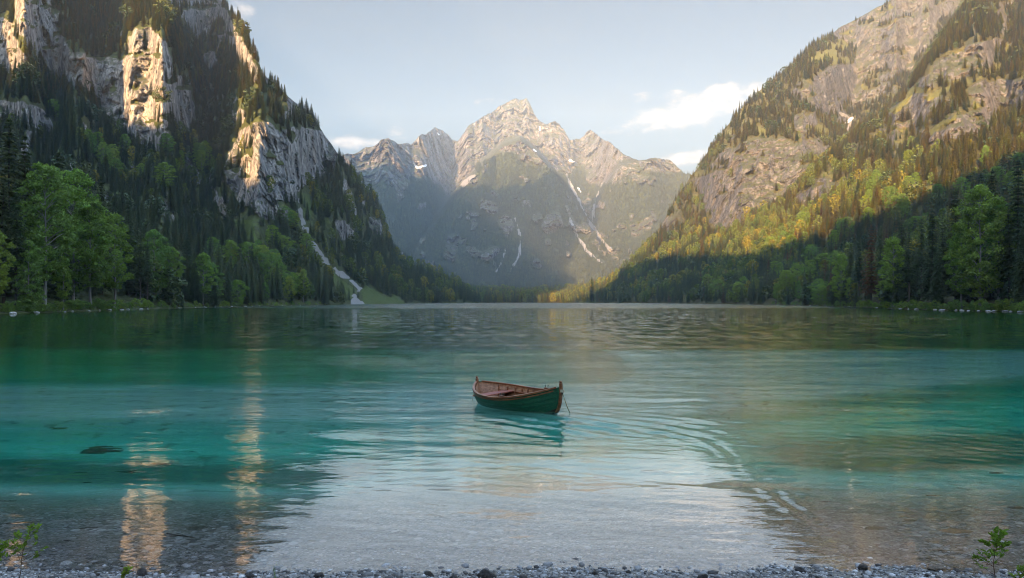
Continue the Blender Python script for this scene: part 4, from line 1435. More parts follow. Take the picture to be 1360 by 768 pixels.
# ------------------------------------------------------------------ trees of the two banks, one by one
# (column, metres behind the shoreline, crown top row, width factor, kind, variant, label)
BANK = {'left_mountain': [
    (60, 9, 212, .76, 'B', 0, 'tall light green beech with bare pale lower trunk, highest of the left bank'),
    (97, 17, 224, .76, 'B', 1, 'tall rounded beech standing close behind the highest one on the left bank'),
    (120, 8, 262, .82, 'B', 0, 'full green beech between the tallest beech and the bright yellow green one, left bank'),
    (152, 5, 280, .85, 'B', 2, 'bright yellow green beech with slanting white trunk on the left bank'),
    (38, 4, 318, .8, 'B', 1, 'low spreading beech in front of dark spruces near the left picture edge'),
    (84, 3, 338, .62, 'B', 2, 'young beech under the tall beeches with branches over the left shore'),
    (-6, 5, 300, .7, 'B', 0, 'light green beech cut by the left edge of the picture'),
    (205, 26, 304, .8, 'B', 1, 'greyish green beech with a domed crown right of the yellow green beech'),
    (228, 18, 326, .8, 'B', 0, 'second greyish green beech, just right of the domed one on the left bank'),
    (270, 10, 334, .95, 'B', 2, 'slender pale beech standing alone before dark spruces on the left shore'),
    (316, 8, 370, 1.15, 'B', 3, 'small rounded light green tree on the left shore right of the slender pale beech'),
    (352, 10, 374, 1.0, 'B', 2, 'little narrow green tree on the shore, halfway between slender beech and scree'),
    (403, 14, 356, .72, 'B', 2, 'narrow tall green tree on the shore nearest left of the scree foot'),
    (384, 12, 366, .8, 'B', 1, 'bushy green tree on the shore left of the narrow tall one by the scree'),
    (-22, 20, 140, .95, 'S', 0, 'tall black green spruce cut by the left picture edge'),
    (12, 34, 150, 1.0, 'S', 1, 'tallest dark spruce at the left picture edge, pointed top below the grey cliff'),
    (33, 30, 172, .9, 'S', 0, 'dark spruce just left of the highest beech, second spruce from the left edge'),
    (4, 14, 214, .9, 'S', 3, 'bare stemmed dark spruce at the very left of the picture'),
    (22, 10, 238, .8, 'S', 4, 'thin bare stemmed spruce in front of the tallest dark spruce on the left'),
    (78, 40, 196, 1.0, 'S', 1, 'dark spruce top showing between the two highest beeches'),
    (134, 36, 232, 1.0, 'S', 2, 'dark pointed spruce rising behind the full green beech on the left bank'),
    (170, 36, 262, .95, 'S', 0, 'dark spruce directly behind the yellow green beech'),
    (186, 24, 296, .9, 'S', 3, 'bare stemmed spruce between yellow green beech and domed grey green beech'),
    (196, 12, 318, .8, 'S', 4, 'thin dark spruce in front of the domed grey green beech'),
    (248, 30, 306, .95, 'S', 1, 'dark spruce between the grey green beeches and the slender pale beech'),
    (258, 18, 330, .9, 'S', 0, 'small dark spruce touching the slender pale beech on its left side'),
    (290, 22, 322, .95, 'S', 2, 'dark spruce right behind the slender pale beech on the left shore'),
    (303, 14, 346, .85, 'S', 0, 'short dark spruce between slender pale beech and small rounded tree'),
    (334, 16, 344, .9, 'S', 1, 'dark spruce behind the small rounded light green tree, left shore'),
    (368, 20, 346, .9, 'S', 2, 'dark spruce left of the bushy green tree near the scree'),
    (424, 22, 352, .9, 'S', 0, 'dark spruce at the grass edge left of the scree foot'),
], 'right_mountain': [
    (1302, 8, 244, .74, 'B', 1, 'largest light green beech on the right bank with layered boughs'),
    (1277, 5, 300, .66, 'B', 0, 'leafy beech leaning out left of the largest beech on the right bank'),
    (1326, 14, 262, .85, 'B', 2, 'tall slim beech with pale straight trunk right of the largest beech, right bank'),
    (1186, 5, 312, .9, 'B', 2, 'bright green cone shaped beech standing alone among dark spruces, right bank'),
    (1118, 8, 336, .72, 'B', 1, 'tall narrow beech with yellowish top at the left end of the right bank grove'),
    (1092, 9, 375, 1.2, 'B', 3, 'small round green tree on the shore left of the narrow yellow topped beech'),
    (1060, 12, 372, .72, 'B', 2, 'small pointed green tree on the right shore left of the round one'),
    (1030, 14, 376, .6, 'B', 2, 'tiny slim green tree on the right shore farthest from the grove'),
    (1352, 24, 207, .92, 'S', 1, 'tallest dark spruce at the right picture edge'),
    (1371, 18, 214, .95, 'S', 0, 'dark spruce cut by the right edge of the picture'),
    (1318, 32, 222, 1.05, 'S', 2, 'dark spruce behind the largest beech, right one of two twin tops'),
    (1303, 36, 226, 1.0, 'S', 1, 'dark spruce behind the largest beech, left one of two twin tops'),
    (1269, 30, 249, 1.05, 'S', 1, 'dark spruce with open pointed top left of the twin spruce tops, right bank'),
    (1252, 24, 285, .9, 'S', 3, 'bare stemmed dark spruce between the open topped spruce and the pair left of it'),
    (1238, 22, 276, 1.05, 'S', 2, 'dark spruce in the middle of the right bank grove, taller one of a pair'),
    (1224, 28, 288, .95, 'S', 4, 'dark spruce with bare lower stem right of the cone shaped beech'),
    (1207, 18, 300, .9, 'S', 3, 'thin stemmed spruce touching the right side of the cone shaped beech'),
    (1244, 8, 330, .9, 'S', 0, 'short full spruce down to the water in the middle of the right grove'),
    (1198, 32, 284, 1.0, 'S', 0, 'dark spruce whose top shows above the cone shaped beech'),
    (1170, 22, 298, .95, 'S', 4, 'bare stemmed spruce just left of the cone shaped beech'),
    (1157, 14, 296, 1.0, 'U', 0, 'rusty brown spruce left of the cone shaped beech'),
    (1141, 12, 318, 1.0, 'S', 4, 'dark bare stemmed spruce left of the rusty brown spruce'),
    (1130, 22, 322, .95, 'S', 2, 'dark spruce behind the narrow yellow topped beech'),
    (1340, 12, 268, .8, 'S', 3, 'bare stemmed spruce between slim beech and the tallest spruce, right edge'),
    (1358, 8, 300, .85, 'S', 0, 'lower full spruce at the right picture edge below the tallest one'),
    (1286, 26, 268, .95, 'S', 2, 'dark spruce filling the gap left of the twin spruce tops'),
    (1104, 16, 352, .95, 'U', 0, 'small rusty orange spruce between round green tree and yellow topped beech'),
    (1076, 20, 356, .9, 'S', 1, 'dark spruce behind the round green tree on the right shore'),
], 'far_shore': [
    (786, 2, 367, 1.1, 'S', 1, 'lone tall dark spruce on the far shore at the lake head'),
]}
occluders = []
for wall, rows in BANK.items():
    for (px, off, top, w, kd, var, label) in rows:
        p = ground_at(wall, px, off)
        h = (HY - top) / F * p[1] + EYE - p[2]
        pair = {'B': BROAD_HI, 'S': SPRUCE_HI, 'U': RUST_HI}[kd][var]
        nm, ct = {'B': ('beech_tree', 'beech'), 'S': ('spruce_tree', 'spruce'), 'U': ('spruce_tree', 'spruce')}[kd]
        place_tree(nm, p - [0, 0, .1], h, w, pair, label, ct, None, random.uniform(0, 6.28))
        occluders.append((px, p[1], top, HY + F * (EYE - p[2]) / p[1], w * (.26 if kd == 'B' else .19) * h * F / p[1]))

# ------------------------------------------------------------------ which slope trees show largest: those stand as objects of their own
sx, sy = screen(T_[:, :3])
hp = T_[:, 3] * F / T_[:, 1]
wp = hp * T_[:, 4] * np.where(np.isin(T_[:, 5], K_BROAD), .30, np.where(T_[:, 5] == K_BUSH[0], .6, .20))
BUF = np.full((400, 680), -1, np.int32)


def paint(ident, x, yb, h, w, blunt):
    x, yb, h, w = x / 2, yb / 2, h / 2, w / 2
    y1, y0 = int(min(yb, 399)), int(max(yb - h, 0))
    for r in range(y0, y1 + 1):
        f = (r - (yb - h)) / max(h, 1e-3)
        hw = w * (min(1, (f * (1.6 if blunt else .9) + .06)))
        a, b = int(max(0, x - hw)), int(min(680, x + hw + 1))
        if a < b: BUF[r, a:b] = ident


order = np.argsort(-T_[:, 1])
occ = sorted(occluders, key=lambda o: -o[1])
oi = 0
for k in order:
    while oi < len(occ) and occ[oi][1] > T_[k, 1]:
        o = occ[oi]; paint(-2, o[0], o[3], o[3] - o[2], o[4], True); oi += 1
    if -40 < sx[k] < 1400 and -20 < sy[k] < 430:
        paint(k, sx[k], sy[k], hp[k], wp[k], T_[k, 5] in K_BROAD)
for o in occ[oi:]:
    paint(-2, o[0], o[3], o[3] - o[2], o[4], True)
vis = np.bincount(BUF[BUF >= 0].ravel(), minlength=len(T_))
kind = T_[:, 5].astype(int)
fam = np.where(np.isin(kind, K_SPRUCE + K_RUST + K_GOLD), 0, np.where(np.isin(kind, K_LARCH), 1, np.where(np.isin(kind, K_BROAD), 2, np.where(np.isin(kind, K_BUSH), 3, 4))))
solo = np.zeros(len(T_), bool)
for fm, quota in ((0, 235), (1, 270), (2, 260), (3, 150)):
    c = np.where((fam == fm) & (vis > 2))[0]
    c = c[np.argsort(-vis[c])][:quota]
    solo[c] = True
NAMES = [('spruce_tree', 'spruce'), ('larch_tree', 'larch'), ('broadleaf_tree', 'broadleaf tree'), ('dwarf_pine', 'dwarf pine')]
LOOK = ['dark green spruce', 'yellow green larch', 'light green round tree', 'low dark dwarf pine']
for k in np.where(solo)[0]:
    x, y, reg, f = sx[k], sy[k], T_region[k], fam[k]
    look = 'rusty brown spruce' if kind[k] in K_RUST else 'olive gold spruce' if kind[k] in K_GOLD else LOOK[f]
    if reg == 'L':
        if y > 345: wh = 'in the shore forest at the foot of the left mountain'
        elif y > 235: wh = 'on the wooded lower slope of the left mountain' if x < 395 else 'on the slope right of the pale scree chute'
        elif y > 120: wh = 'among the shaded grey cliffs of the left mountain'
        else: wh = 'near the sunlit top of the left mountain'
    elif reg == 'R':
        if y > 345: wh = 'in the shaded shore forest below the right mountain'
        elif y > 235: wh = 'on the lower slope of the right mountain, right of its cliffs' if x > 1050 else 'on the left flank of the right mountain'
        elif y > 110: wh = 'on the middle spur of the right mountain'
        else: wh = 'high on the right mountain near the rock slabs'
    else:
        wh = 'in the low wood on the far shore at the lake head'
    label = look + ' ' + wh
    nm, ct = NAMES[f]
    pos = (T_[k, 0], T_[k, 1], T_[k, 2] - .25)
    h, w, rz = T_[k, 3], T_[k, 4], RNG.uniform(0, 6.28)
    if hp[k] > 24 and f in (0, 2) and kind[k] not in K_RUST + K_GOLD:
        pair = SPRUCE_HI[int(kind[k]) % 3] if f == 0 else BROAD_HI[int(kind[k]) % 4]
        place_tree(nm, pos, h, w, pair, label, ct, label.replace(look, look + 's', 1), rz)
    else:
        o = link(bpy.data.objects.new(nm, KINDS[kind[k]]))
        o.location, o.rotation_euler, o.scale = pos, (0, 0, rz), (h * w, h * w, h)
        tag(o, label, ct, label.replace(look, look + 's', 1))
rest = ~solo
PROTO = {}
instancer('forest', T_[rest, :3] - [0, 0, .3], T_[rest, 3], T_[rest, 4], T_[rest, 5].astype(int))

# ------------------------------------------------------------------ shrubs and pale boulders along the two banks
M_STONE_PALE = None


def rock_mesh(name, seed, mat, squash=.6, sub=3):
    bm = bmesh.new()
    bmesh.ops.create_icosphere(bm, subdivisions=sub, radius=1)
    P = np.array([v.co[:] for v in bm.verts])
    rr = np.random.default_rng(seed)
    n = fbm(P[:, 0] * 1.1 + seed, P[:, 1] * 1.1, P[:, 2] * 1.1, seed, 4)
    Q = P * (1 + .45 * n)[:, None]
    for _ in range(7):                       # chipped flat faces
        d = rr.normal(0, 1, 3); d /= np.linalg.norm(d)
        lim = rr.uniform(.62, .9)
        ex = np.clip(Q @ d - lim, 0, None)
        Q -= ex[:, None] * d * .85
    Q = Q * [1, rr.uniform(.65, .9), squash]
    for v, q in zip(bm.verts, Q): v.co = q
    me = bpy.data.meshes.new(name)
    bm.to_mesh(me); bm.free()
    me.materials.append(mat)
    for p in me.polygons: p.use_smooth = sub > 2
    return me


def stone_material(name, a, b, rough=.7):
    m, t, out = material(name)
    tc = t.new('ShaderNodeTexCoord')
    n = t.noise(tc.outputs['Object'], 3.0, 6, .65)
    n2 = t.noise(tc.outputs['Object'], 14.0, 4, .6)
    oi = t.new('ShaderNodeObjectInfo')
    c = t.mix(t.maprange(n, .3, .7), a, b)
    c = t.mix(1.0, c, t.maprange(oi.outputs['Random'], 0, 1, .75, 1.2, False), 'MULTIPLY')
    principled(t, out, c, rough, t.bump(t.math('ADD', n, t.math('MULTIPLY', n2, .4)), .7, .12), .3)
    return m


M_STONE_PALE = stone_material('pale_limestone', (.26, .25, .23), (.50, .48, .45))
M_STONE_DARK = stone_material('wet_dark_stone', (.018, .016, .015), (.065, .055, .047), .38)
M_STONE_BROWN = stone_material('brown_stone', (.06, .045, .03), (.20, .14, .085), .5)
PALE = [rock_mesh('pale_boulder', 40 + k, M_STONE_PALE, .55, 2) for k in range(4)]
rs = np.random.default_rng(77)
for wall, side, cols in (('left_mountain', 'left', np.linspace(-30, 430, 74)), ('right_mountain', 'right', np.linspace(1030, 1395, 66))):
    for px in cols:
        px = px + rs.uniform(-3, 3)
        near = px < 200 or px > 1190
        p = ground_at(wall, px, rs.uniform(1.0, 7.0))
        h = rs.uniform(1.5, 3.8) if near else rs.uniform(1.8, 3.6)
        if wall == 'left_mountain' and not near: h *= .85
        o = link(bpy.data.objects.new('shrub', BUSH[int(rs.integers(3))]))
        o.location, o.scale, o.rotation_euler = p - [0, 0, .1], (h * rs.uniform(.8, 1.5), h * rs.uniform(.8, 1.3), h), (0, 0, rs.uniform(0, 6.28))
        tag(o, f'leafy green shrub hanging over the waterline of the {side} bank', 'shrub', f'shrubs along the {side} bank')
    for px in cols[::2]:
        px = px + rs.uniform(-4, 4)
        if rs.uniform() < .25: continue
        p = ground_at(wall, px, rs.uniform(-1.0, 1.2))
        s = rs.uniform(.35, 1.0) * (1 if 0 < px < 80 or px > 1240 else .8)
        o = link(bpy.data.objects.new('boulder', PALE[int(rs.integers(4))]))
        o.location, o.scale, o.rotation_euler = (p[0], p[1], .1), (s * 1.5, s, s * .8), (0, 0, rs.uniform(0, 6.28))
        tag(o, f'pale boulder lying at the waterline of the {side} bank', 'boulder', f'pale boulders along the {side} bank')
# ------------------------------------------------------------------ the rowing boat
def wood_material(name, a, b, rough=.45, scale=(2, 14, 14), spec=.4):
    m, t, out = material(name)
    tc = t.new('ShaderNodeTexCoord')
    v = t.scale(tc.outputs['Object'], scale)
    n = t.noise(v, 1.6, 5, .6, .6)
    w = t.noise(tc.outputs['Object'], 2.2, 4, .6)
    c = t.mix(t.maprange(n, .35, .68), a, b)
    c = t.mix(t.maprange(w, .5, .75, 0, .5), c, tuple(.45 * x for x in a))
    principled(t, out, c, rough, t.bump(n, .35, .01), spec)
    return m


M_HULL = wood_material('green_boat_paint', (.009, .052, .024), (.018, .088, .042), .4, (1.2, 10, 10))
M_BOTTOM = wood_material('dark_bottom_paint', (.030, .011, .008), (.055, .020, .013), .5)
M_WOOD = wood_material('varnished_wood', (.13, .040, .015), (.30, .11, .044), .3)
M_WOOD_IN = wood_material('worn_inner_planks', (.17, .068, .028), (.38, .18, .085), .5)
M_SEAT = wood_material('red_brown_bench', (.22, .060, .040), (.40, .14, .09), .5)
M_IRON = wood_material('old_iron', (.03, .027, .025), (.07, .06, .05), .5)
M_ROPE = wood_material('hemp_rope', (.30, .24, .16), (.55, .47, .34), .85, (30, 30, 30), .1)

LB, BB = 4.25, .86


def weather(m):
    """scuffs and a pale line of dried scum where the water laps"""
    t = NT(m.node_tree)
    b = next(n for n in t.n if n.type == 'BSDF_PRINCIPLED')
    base = b.inputs['Base Color'].links[0].from_socket
    tc = t.new('ShaderNodeTexCoord')
    sp = t.new('ShaderNodeSeparateXYZ')
    t.l.new(tc.outputs['Object'], sp.inputs[0])
    n = t.noise(t.scale(tc.outputs['Object'], (4, 12, 18)), 1.0, 6, .7)
    c = t.mix(t.maprange(n, .60, .70, 0, .55), base, (.16, .15, .12))
    zz = t.math('ADD', sp.outputs[2], t.math('MULTIPLY', t.math('SUBTRACT', n, .5), .08))
    line = t.math('MULTIPLY', t.maprange(zz, .075, .045), t.maprange(zz, -.01, .03))
    c = t.mix(t.math('MULTIPLY', line, .5), c, (.20, .20, .15))
    t.l.new(c, b.inputs['Base Color'])


weather(M_HULL)
weather(M_BOTTOM)


def half_beam(u):
    return np.where(u < .47, BB * (1 - (np.abs(.47 - u) / .47) ** 2.7), BB * (1 - (np.abs(u - .47) / .53) ** 2.15)) + .018


def sheer_z(u):
    return np.where(u < .45, .40 + .22 * ((.45 - u) / .45) ** 2, .40 + .38 * (np.clip(u - .45, 0, 1) / .55) ** 2)


def hull_point(u, s, off=0.0):
    """u stern to bow, s keel to sheer, off outward"""
    b, zs = half_beam(u), sheer_z(u)
    zk = -.17 + .20 * np.clip((u - .80) / .20, 0, 1) ** 2 + .26 * np.clip((.16 - u) / .16, 0, 1) ** 2
    a = np.sin(math.pi / 2 * s ** .78)
    y = b * a + off
    z = zk + (zs - zk) * s ** 1.55 - off * .3
    x = LB * (u - .5) - .30 * (1 - s) ** 1.6 * u ** 9 + .30 * (1 - s) ** 1.6 * (1 - u) ** 9
    return np.stack(np.broadcast_arrays(x, y, z), -1)


def build_boat():
    boat = thing('rowing_boat', (.17, 24.3, 0), 'small wooden rowing boat with green clinker hull floating alone on the lake', 'boat', None, 0)
    boat.rotation_euler = (math.radians(4.5), math.radians(-.4), math.atan2(-3.4, 2.43))
    N = 61
    u = np.linspace(0, 1, N)
    S = np.array([0, .2, .36, .50, .63, .75, .875, 1.0])
    V, Q, MI = [], [], []
    for sd in (-1, 1):
        for k in range(len(S) - 1):
            rows = []
            for s, off in ((S[k], .022 if k else 0), (S[k] + .012, .024 if k else 0.002), (.5 * (S[k] + S[k + 1]), .013), (S[k + 1], .004)):
                taper = np.clip(np.minimum(u, 1 - u) / .05, 0.15, 1)
                P = hull_point(u, s, 0) + 0
                P[:, 1] += off * taper
                P[:, 1] *= sd
                rows.append(P)
            if k:                       # the lap: lower edge steps back onto the strake below
                P = hull_point(u, S[k] + .004, 0); P[:, 1] *= sd
                rows.insert(0, P)
            b0 = sum(len(a) for a in V)
            V += rows
            q = grid_quads(len(rows), N) + b0
            Q.append(q if sd > 0 else q[:, ::-1])
            MI += [1 if k < 2 else 0] * len(q)
    add_part('hull', np_mesh('hull', np.concatenate(V), quads=np.concatenate(Q), mat=[M_HULL, M_BOTTOM], smooth=False, mat_idx=MI), boat)
    # inner planking
    V, Q = [], []
    for sd in (-1, 1):
        rows = []
        for s in (.30, .45, .6, .72, .72, .86, .86, .99):
            P = hull_point(u, s, 0)
            P[:, 1] = np.maximum(P[:, 1] - .030 + (.008 if len(rows) in (4, 6) else 0), .004) * sd
            P[:, 0] = P[:, 0] * .985
            rows.append(P)
        b0 = sum(len(a) for a in V)
        V += rows
        q = grid_quads(len(rows), N) + b0
        Q.append(q[:, ::-1] if sd > 0 else q)
    add_part('inner_planking', np_mesh('inner_planking', np.concatenate(V), quads=np.concatenate(Q), mat=M_WOOD_IN), boat)

    def prism(pts, w, h, wup=None):
        """a bar of rectangular section swept along points; w sideways, h upward"""
        pts = np.asarray(pts, float)
        d = np.gradient(pts, axis=0)
        d /= np.linalg.norm(d, axis=1)[:, None]
        up = np.array([0, 0, 1.0]) if wup is None else np.asarray(wup, float)
        sd = np.cross(d, up); sd /= np.linalg.norm(sd, axis=1)[:, None]
        uu = np.cross(sd, d)
        c = [pts + sd * w * a / 2 + uu * h * b / 2 for a, b in ((-1, -1), (1, -1), (1, 1), (-1, 1))]
        n = len(pts)
        VV = np.concatenate(c)
        QQ = []
        for k in range(4):
            i = np.arange(n - 1)
            a, b = k * n, ((k + 1) % 4) * n
            QQ.append(np.stack([a + i, b + i, b + i + 1, a + i + 1], 1))
        QQ.append(np.array([[0, 3 * n, 2 * n, n], [n - 1, 2 * n - 1, 3 * n - 1, 4 * n - 1]]))
        return VV, np.concatenate(QQ)

    def bar(name, pts, w, h, mat, parent, wup=None, bevel=.006):
        VV, QQ = prism(pts, w, h, wup)
        me = np_mesh(name, VV, quads=QQ, mat=mat)
        o = add_part(name, me, parent)
        if bevel:
            bv = o.modifiers.new('bevel', 'BEVEL'); bv.width = bevel; bv.segments = 2
        return o

    for sd in (-1, 1):
        P = hull_point(u, 1.0, .008)
        P[:, 1] *= sd
        P[:, 2] += .016
        bar('gunwale', P[1:-1], .075, .05, M_WOOD, boat)
        # rubbing strake under the gunwale
        P = hull_point(u, .95, .020)
        P[:, 1] *= sd
        bar('rubbing_strake', P[2:-2], .022, .036, M_WOOD, boat)
    # stem and stern posts with rounded heads
    def post(end, name, head):
        ss = np.linspace(0.02, 1, 12)
        P = np.array([hull_point(np.array(1.0 if end > 0 else 0.0), s_) for s_ in ss])
        P[:, 1] = 0
        P[:, 0] += .03 * end
        d = P[-1] - P[-2]; d /= np.linalg.norm(d)
        P = np.vstack([P, P[-1] + d * head * .6, P[-1] + d * head])
        o = bar(name, P, .085, .075, M_WOOD, boat, wup=(1, 0, 0), bevel=.014)
        k = rock_mesh('post_head', 5, M_WOOD, 1.0, 3)
        kb = add_part('post_head', k, o)
        kb.location = P[-1] + d * .02
        kb.scale = (.052, .052, .045)
        return P
    Pb = post(1, 'stem_post', .11)
    Ps = post(-1, 'stern_post', .10)
    bar('keel', [(-1.75, 0, -.20), (-.8, 0, -.215), (.8, 0, -.215), (1.7, 0, -.19)], .06, .09, M_BOTTOM, boat)
    # ribs
    for uu in np.linspace(.12, .88, 13):
        for sd in (-1, 1):
            ss = np.linspace(.38, .985, 9)
            P = np.array([hull_point(np.array(uu), s_) for s_ in ss])
            P[:, 1] = np.maximum(P[:, 1] - .045, .02) * sd
            P[:, 0] *= .985
            bar('rib', P, .035, .026, M_WOOD, boat, wup=(0, 1, 0.001), bevel=0)
    # bottom boards
    V, Q = [], []
    uf = np.linspace(.13, .87, 30)
    zf = .125
    yb = np.array([np.interp(zf, hull_point(np.full(60, a), np.linspace(.1, 1, 60))[:, 2], hull_point(np.full(60, a), np.linspace(.1, 1, 60))[:, 1]) for a in uf])
    nb = 9
    for k in range(nb):
        f0, f1 = -1 + 2 * k / nb + .012, -1 + 2 * (k + 1) / nb - .012
        dz = .004 * (k % 2)
        a = np.stack([LB * (uf - .5), yb * f0, 0 * uf + zf + dz], 1)
        b = np.stack([LB * (uf - .5), yb * f1, 0 * uf + zf + dz], 1)
        b0 = sum(len(x) for x in V)
        V += [a, b]
        Q.append(grid_quads(2, len(uf))[:, ::-1] + b0)
    # a dark under-floor closes the gaps between the boards
    a = np.stack([LB * (uf - .5), -yb, 0 * uf + zf - .012], 1); b = np.stack([LB * (uf - .5), yb, 0 * uf + zf - .012], 1)
    b0 = sum(len(x) for x in V); V += [a, b]; Q.append(grid_quads(2, len(uf))[:, ::-1] + b0)
    add_part('bottom_boards', np_mesh('bottom_boards', np.concatenate(V), quads=np.concatenate(Q), mat=M_WOOD_IN), boat)
    # benches
    for uu, w, m in ((.20, .42, M_SEAT), (.47, .24, M_WOOD), (.72, .22, M_WOOD)):
        b = float(half_beam(np.array(uu))) * .93
        x = LB * (uu - .5)
        z = .30 if uu < .6 else .36
        bar('seat', [(x, -b, z), (x, -b * .3, z), (x, b * .3, z), (x, b, z)], w, .035, m, boat)
    # rising strip that carries the benches
    for sd in (-1, 1):
        P = hull_point(np.linspace(.12, .86, 30), .80)
        P[:, 1] = (P[:, 1] - .055) * sd
        bar('seat_rail', P, .025, .05, M_WOOD, boat, bevel=0)
    # rowlocks on the gunwales
    for sd in (-1, 1):
        uu = .60
        p = hull_point(np.array(uu), 1.0)
        y = p[1] * sd
        blk = bar('rowlock', [(p[0] - .11, y, p[2] + .055), (p[0] + .11, y, p[2] + .055)], .05, .04, M_WOOD, boat)
        for dx in (-.05, .05):
            g = Geo(); g.tube([(p[0] + dx, y, p[2] + .05), (p[0] + dx * 1.2, y, p[2] + .12), (p[0] + dx * 1.5, y, p[2] + .155)], .010, 6)
            add_part('thole_pin', g.mesh('thole_pin', M_IRON, True), blk)
    # mooring ring on the stem
    g = Geo()
    c = Pb[-4] + np.array([.055, 0, -.03])
    th = np.linspace(0, 2 * math.pi, 17)
    g.tube(np.stack([c[0] + .045 * np.cos(th), c[1] + 0 * th, c[2] + .045 * np.sin(th)], 1), .010, 6)
    add_part('mooring_ring', g.mesh('mooring_ring', M_IRON, True), boat)
    bpy.context.view_layer.update()
    M = boat.matrix_world
    bow = np.array(M @ Vector(c)); stern = np.array(M @ Vector(Ps[-4] - np.array([.05, 0, 0.0])))
    return bow, stern


BOW, STERN = build_boat()


def rope(name, pts, r, label, knot=None):
    g = Geo()
    g.tube(pts, r, 7)
    if knot is not None:
        for k in range(4):
            th = np.linspace(0, 2 * math.pi, 15)
            g.tube(np.stack([knot[0] + .05 * np.cos(th), knot[1] + .05 * np.sin(th), knot[2] + .018 * (k - 1.5) + 0 * th], 1), r * 1.15, 6)
    o = link(bpy.data.objects.new(name, g.mesh(name, M_ROPE, True)))
    tag(o, label, 'rope')


tt = np.linspace(0, 1, 18)[:, None]
end = np.array([BOW[0] + .46, BOW[1] + .75, -.25])
pts = BOW * (1 - tt) + end * tt - np.array([0, 0, .16]) * (4 * tt * (1 - tt))
rope('mooring_rope', pts, .013, 'pale mooring rope tied to the bow and hanging down into the water', BOW + [0, 0, .02])
end = np.array([STERN[0] - .10, STERN[1] - .25, -.2])
pts = STERN * (1 - tt) + end * tt + np.array([-.06, -.02, -.02]) * (4 * tt * (1 - tt))
rope('mooring_rope', pts, .010, 'thin dark rope hanging from the stern of the rowing boat into the water')

# ------------------------------------------------------------------ stones, branches and plants of the near shore
DARK = [rock_mesh('dark_stone', 60 + k, M_STONE_DARK, .75) for k in range(5)]
PALE_HI = [rock_mesh('pale_stone', 70 + k, M_STONE_PALE, .6) for k in range(3)]
BROWN = [rock_mesh('brown_stone', 80 + k, M_STONE_BROWN, .4) for k in range(2)]


def on_shore(px, py):
    Y = F * EYE / (py - HY)
    for _ in range(6):
        z = float(max(bed_z(np.array(Y * (px - CX) / F), np.array(Y)), -.3))
        Y = F * (EYE - z) / (py - HY)
    return np.array([Y * (px - CX) / F, Y, z])


def under_water(px, py):
    """where the bent sight line through the surface meets the bed"""
    Yw = F * EYE / (py - HY)
    ti = math.atan2(Yw, EYE)
    tr = math.asin(math.sin(ti) / 1.333)
    Y = Yw
    for _ in range(25):
        d = max(0.0, -float(bed_z(np.array(Y * (px - CX) / F), np.array(Y))))
        Y = .6 * Y + .4 * (Yw + math.tan(tr) * d)
    x = Y * (px - CX) / F
    return np.array([x, Y, float(bed_z(np.array(x), np.array(Y)))])


SHORE = [  # column, row of the foot, width in photo pixels, sort, label
    (88, 752, 18, 'P', 'white pointed stone at the waterline, largest of the pale ones'), (107, 753, 10, 'P', 'small white stone right of the white pointed stone'),
    (168, 750, 11, 'P', 'flat pale stone at the waterline behind the short leafy shoot'), (246, 754, 13, 'P', 'low pale slab half in the water, left shore'),
    (127, 766, 11, 'D', 'dark stone in the gravel between left twig and short leafy shoot'), (188, 763, 18, 'D', 'flat dark stone just right of the short leafy shoot'),
    (262, 766, 9, 'D', 'small dark stone in the gravel left of the grass tuft'), (331, 767, 13, 'D', 'grey stone in the shallow water left of the grass tuft'),
    (424, 767, 15, 'D', 'dark pointed stone between the grass tuft and the middle of the shore'), (570, 765, 15, 'D', 'round dark stone left of the boat reflection, standing in the shallows'),
    (603, 770, 14, 'D', 'small dark cone shaped stone at the bottom edge below the boat stern'), (645, 767, 21, 'D', 'largest dark stone at the bottom edge below the boat'),
    (695, 770, 15, 'D', 'dark round stone right of the largest one below the boat'), (681, 748, 5, 'D', 'tiny dark stone in the water below the boat'),
    (790, 763, 12, 'D', 'dark stone in the shallows right of the boat, next to a tiny one'), (807, 764, 5, 'D', 'tiny dark stone between two dark stones right of the boat'),
    (835, 761, 8, 'D', 'small round dark stone in the shallows right of the tiny one'), (933, 769, 17, 'D', 'square dark stone at the bottom edge right of centre'),
    (951, 768, 6, 'D', 'little dark stone touching the square one'), (1010, 763, 6, 'D', 'little dark stone between the square stone and the black angular one'),
    (1062, 760, 15, 'D', 'black angular stone in the gravel, where the wake meets the shore'), (1076, 766, 7, 'D', 'small black stone right under the black angular stone'),
    (1102, 765, 6, 'D', 'small black stone between two larger black stones on the right gravel'), (1146, 756, 17, 'D', 'black block shaped stone at the waterline, right shore'),
    (1244, 758, 24, 'B', 'flat brown stone at the waterline left of the leafy sapling'), (1232, 766, 9, 'D', 'small dark stone below the flat brown stone'),
    (1270, 760, 10, 'D', 'low dark stone right of the flat brown stone'), (1282, 761, 6, 'D', 'tiny dark stone between brown stone and leafy sapling'),
]
for k, (px, py, w, sort, label) in enumerate(SHORE):
    p = on_shore(px, py)
    s = w / 2 * p[1] / F
    me = {'P': PALE_HI, 'D': DARK, 'B': BROWN}[sort][k % {'P': 3, 'D': 5, 'B': 2}[sort]]
    o = link(bpy.data.objects.new('stone', me))
    o.location = (p[0], p[1], p[2] + s * .25)
    o.scale = (s * 1.05, s, s * (.95 if sort != 'B' else .8))
    o.rotation_euler = (0, 0, k * 1.7 if sort != 'B' else .2)
    tag(o, label, 'stone')

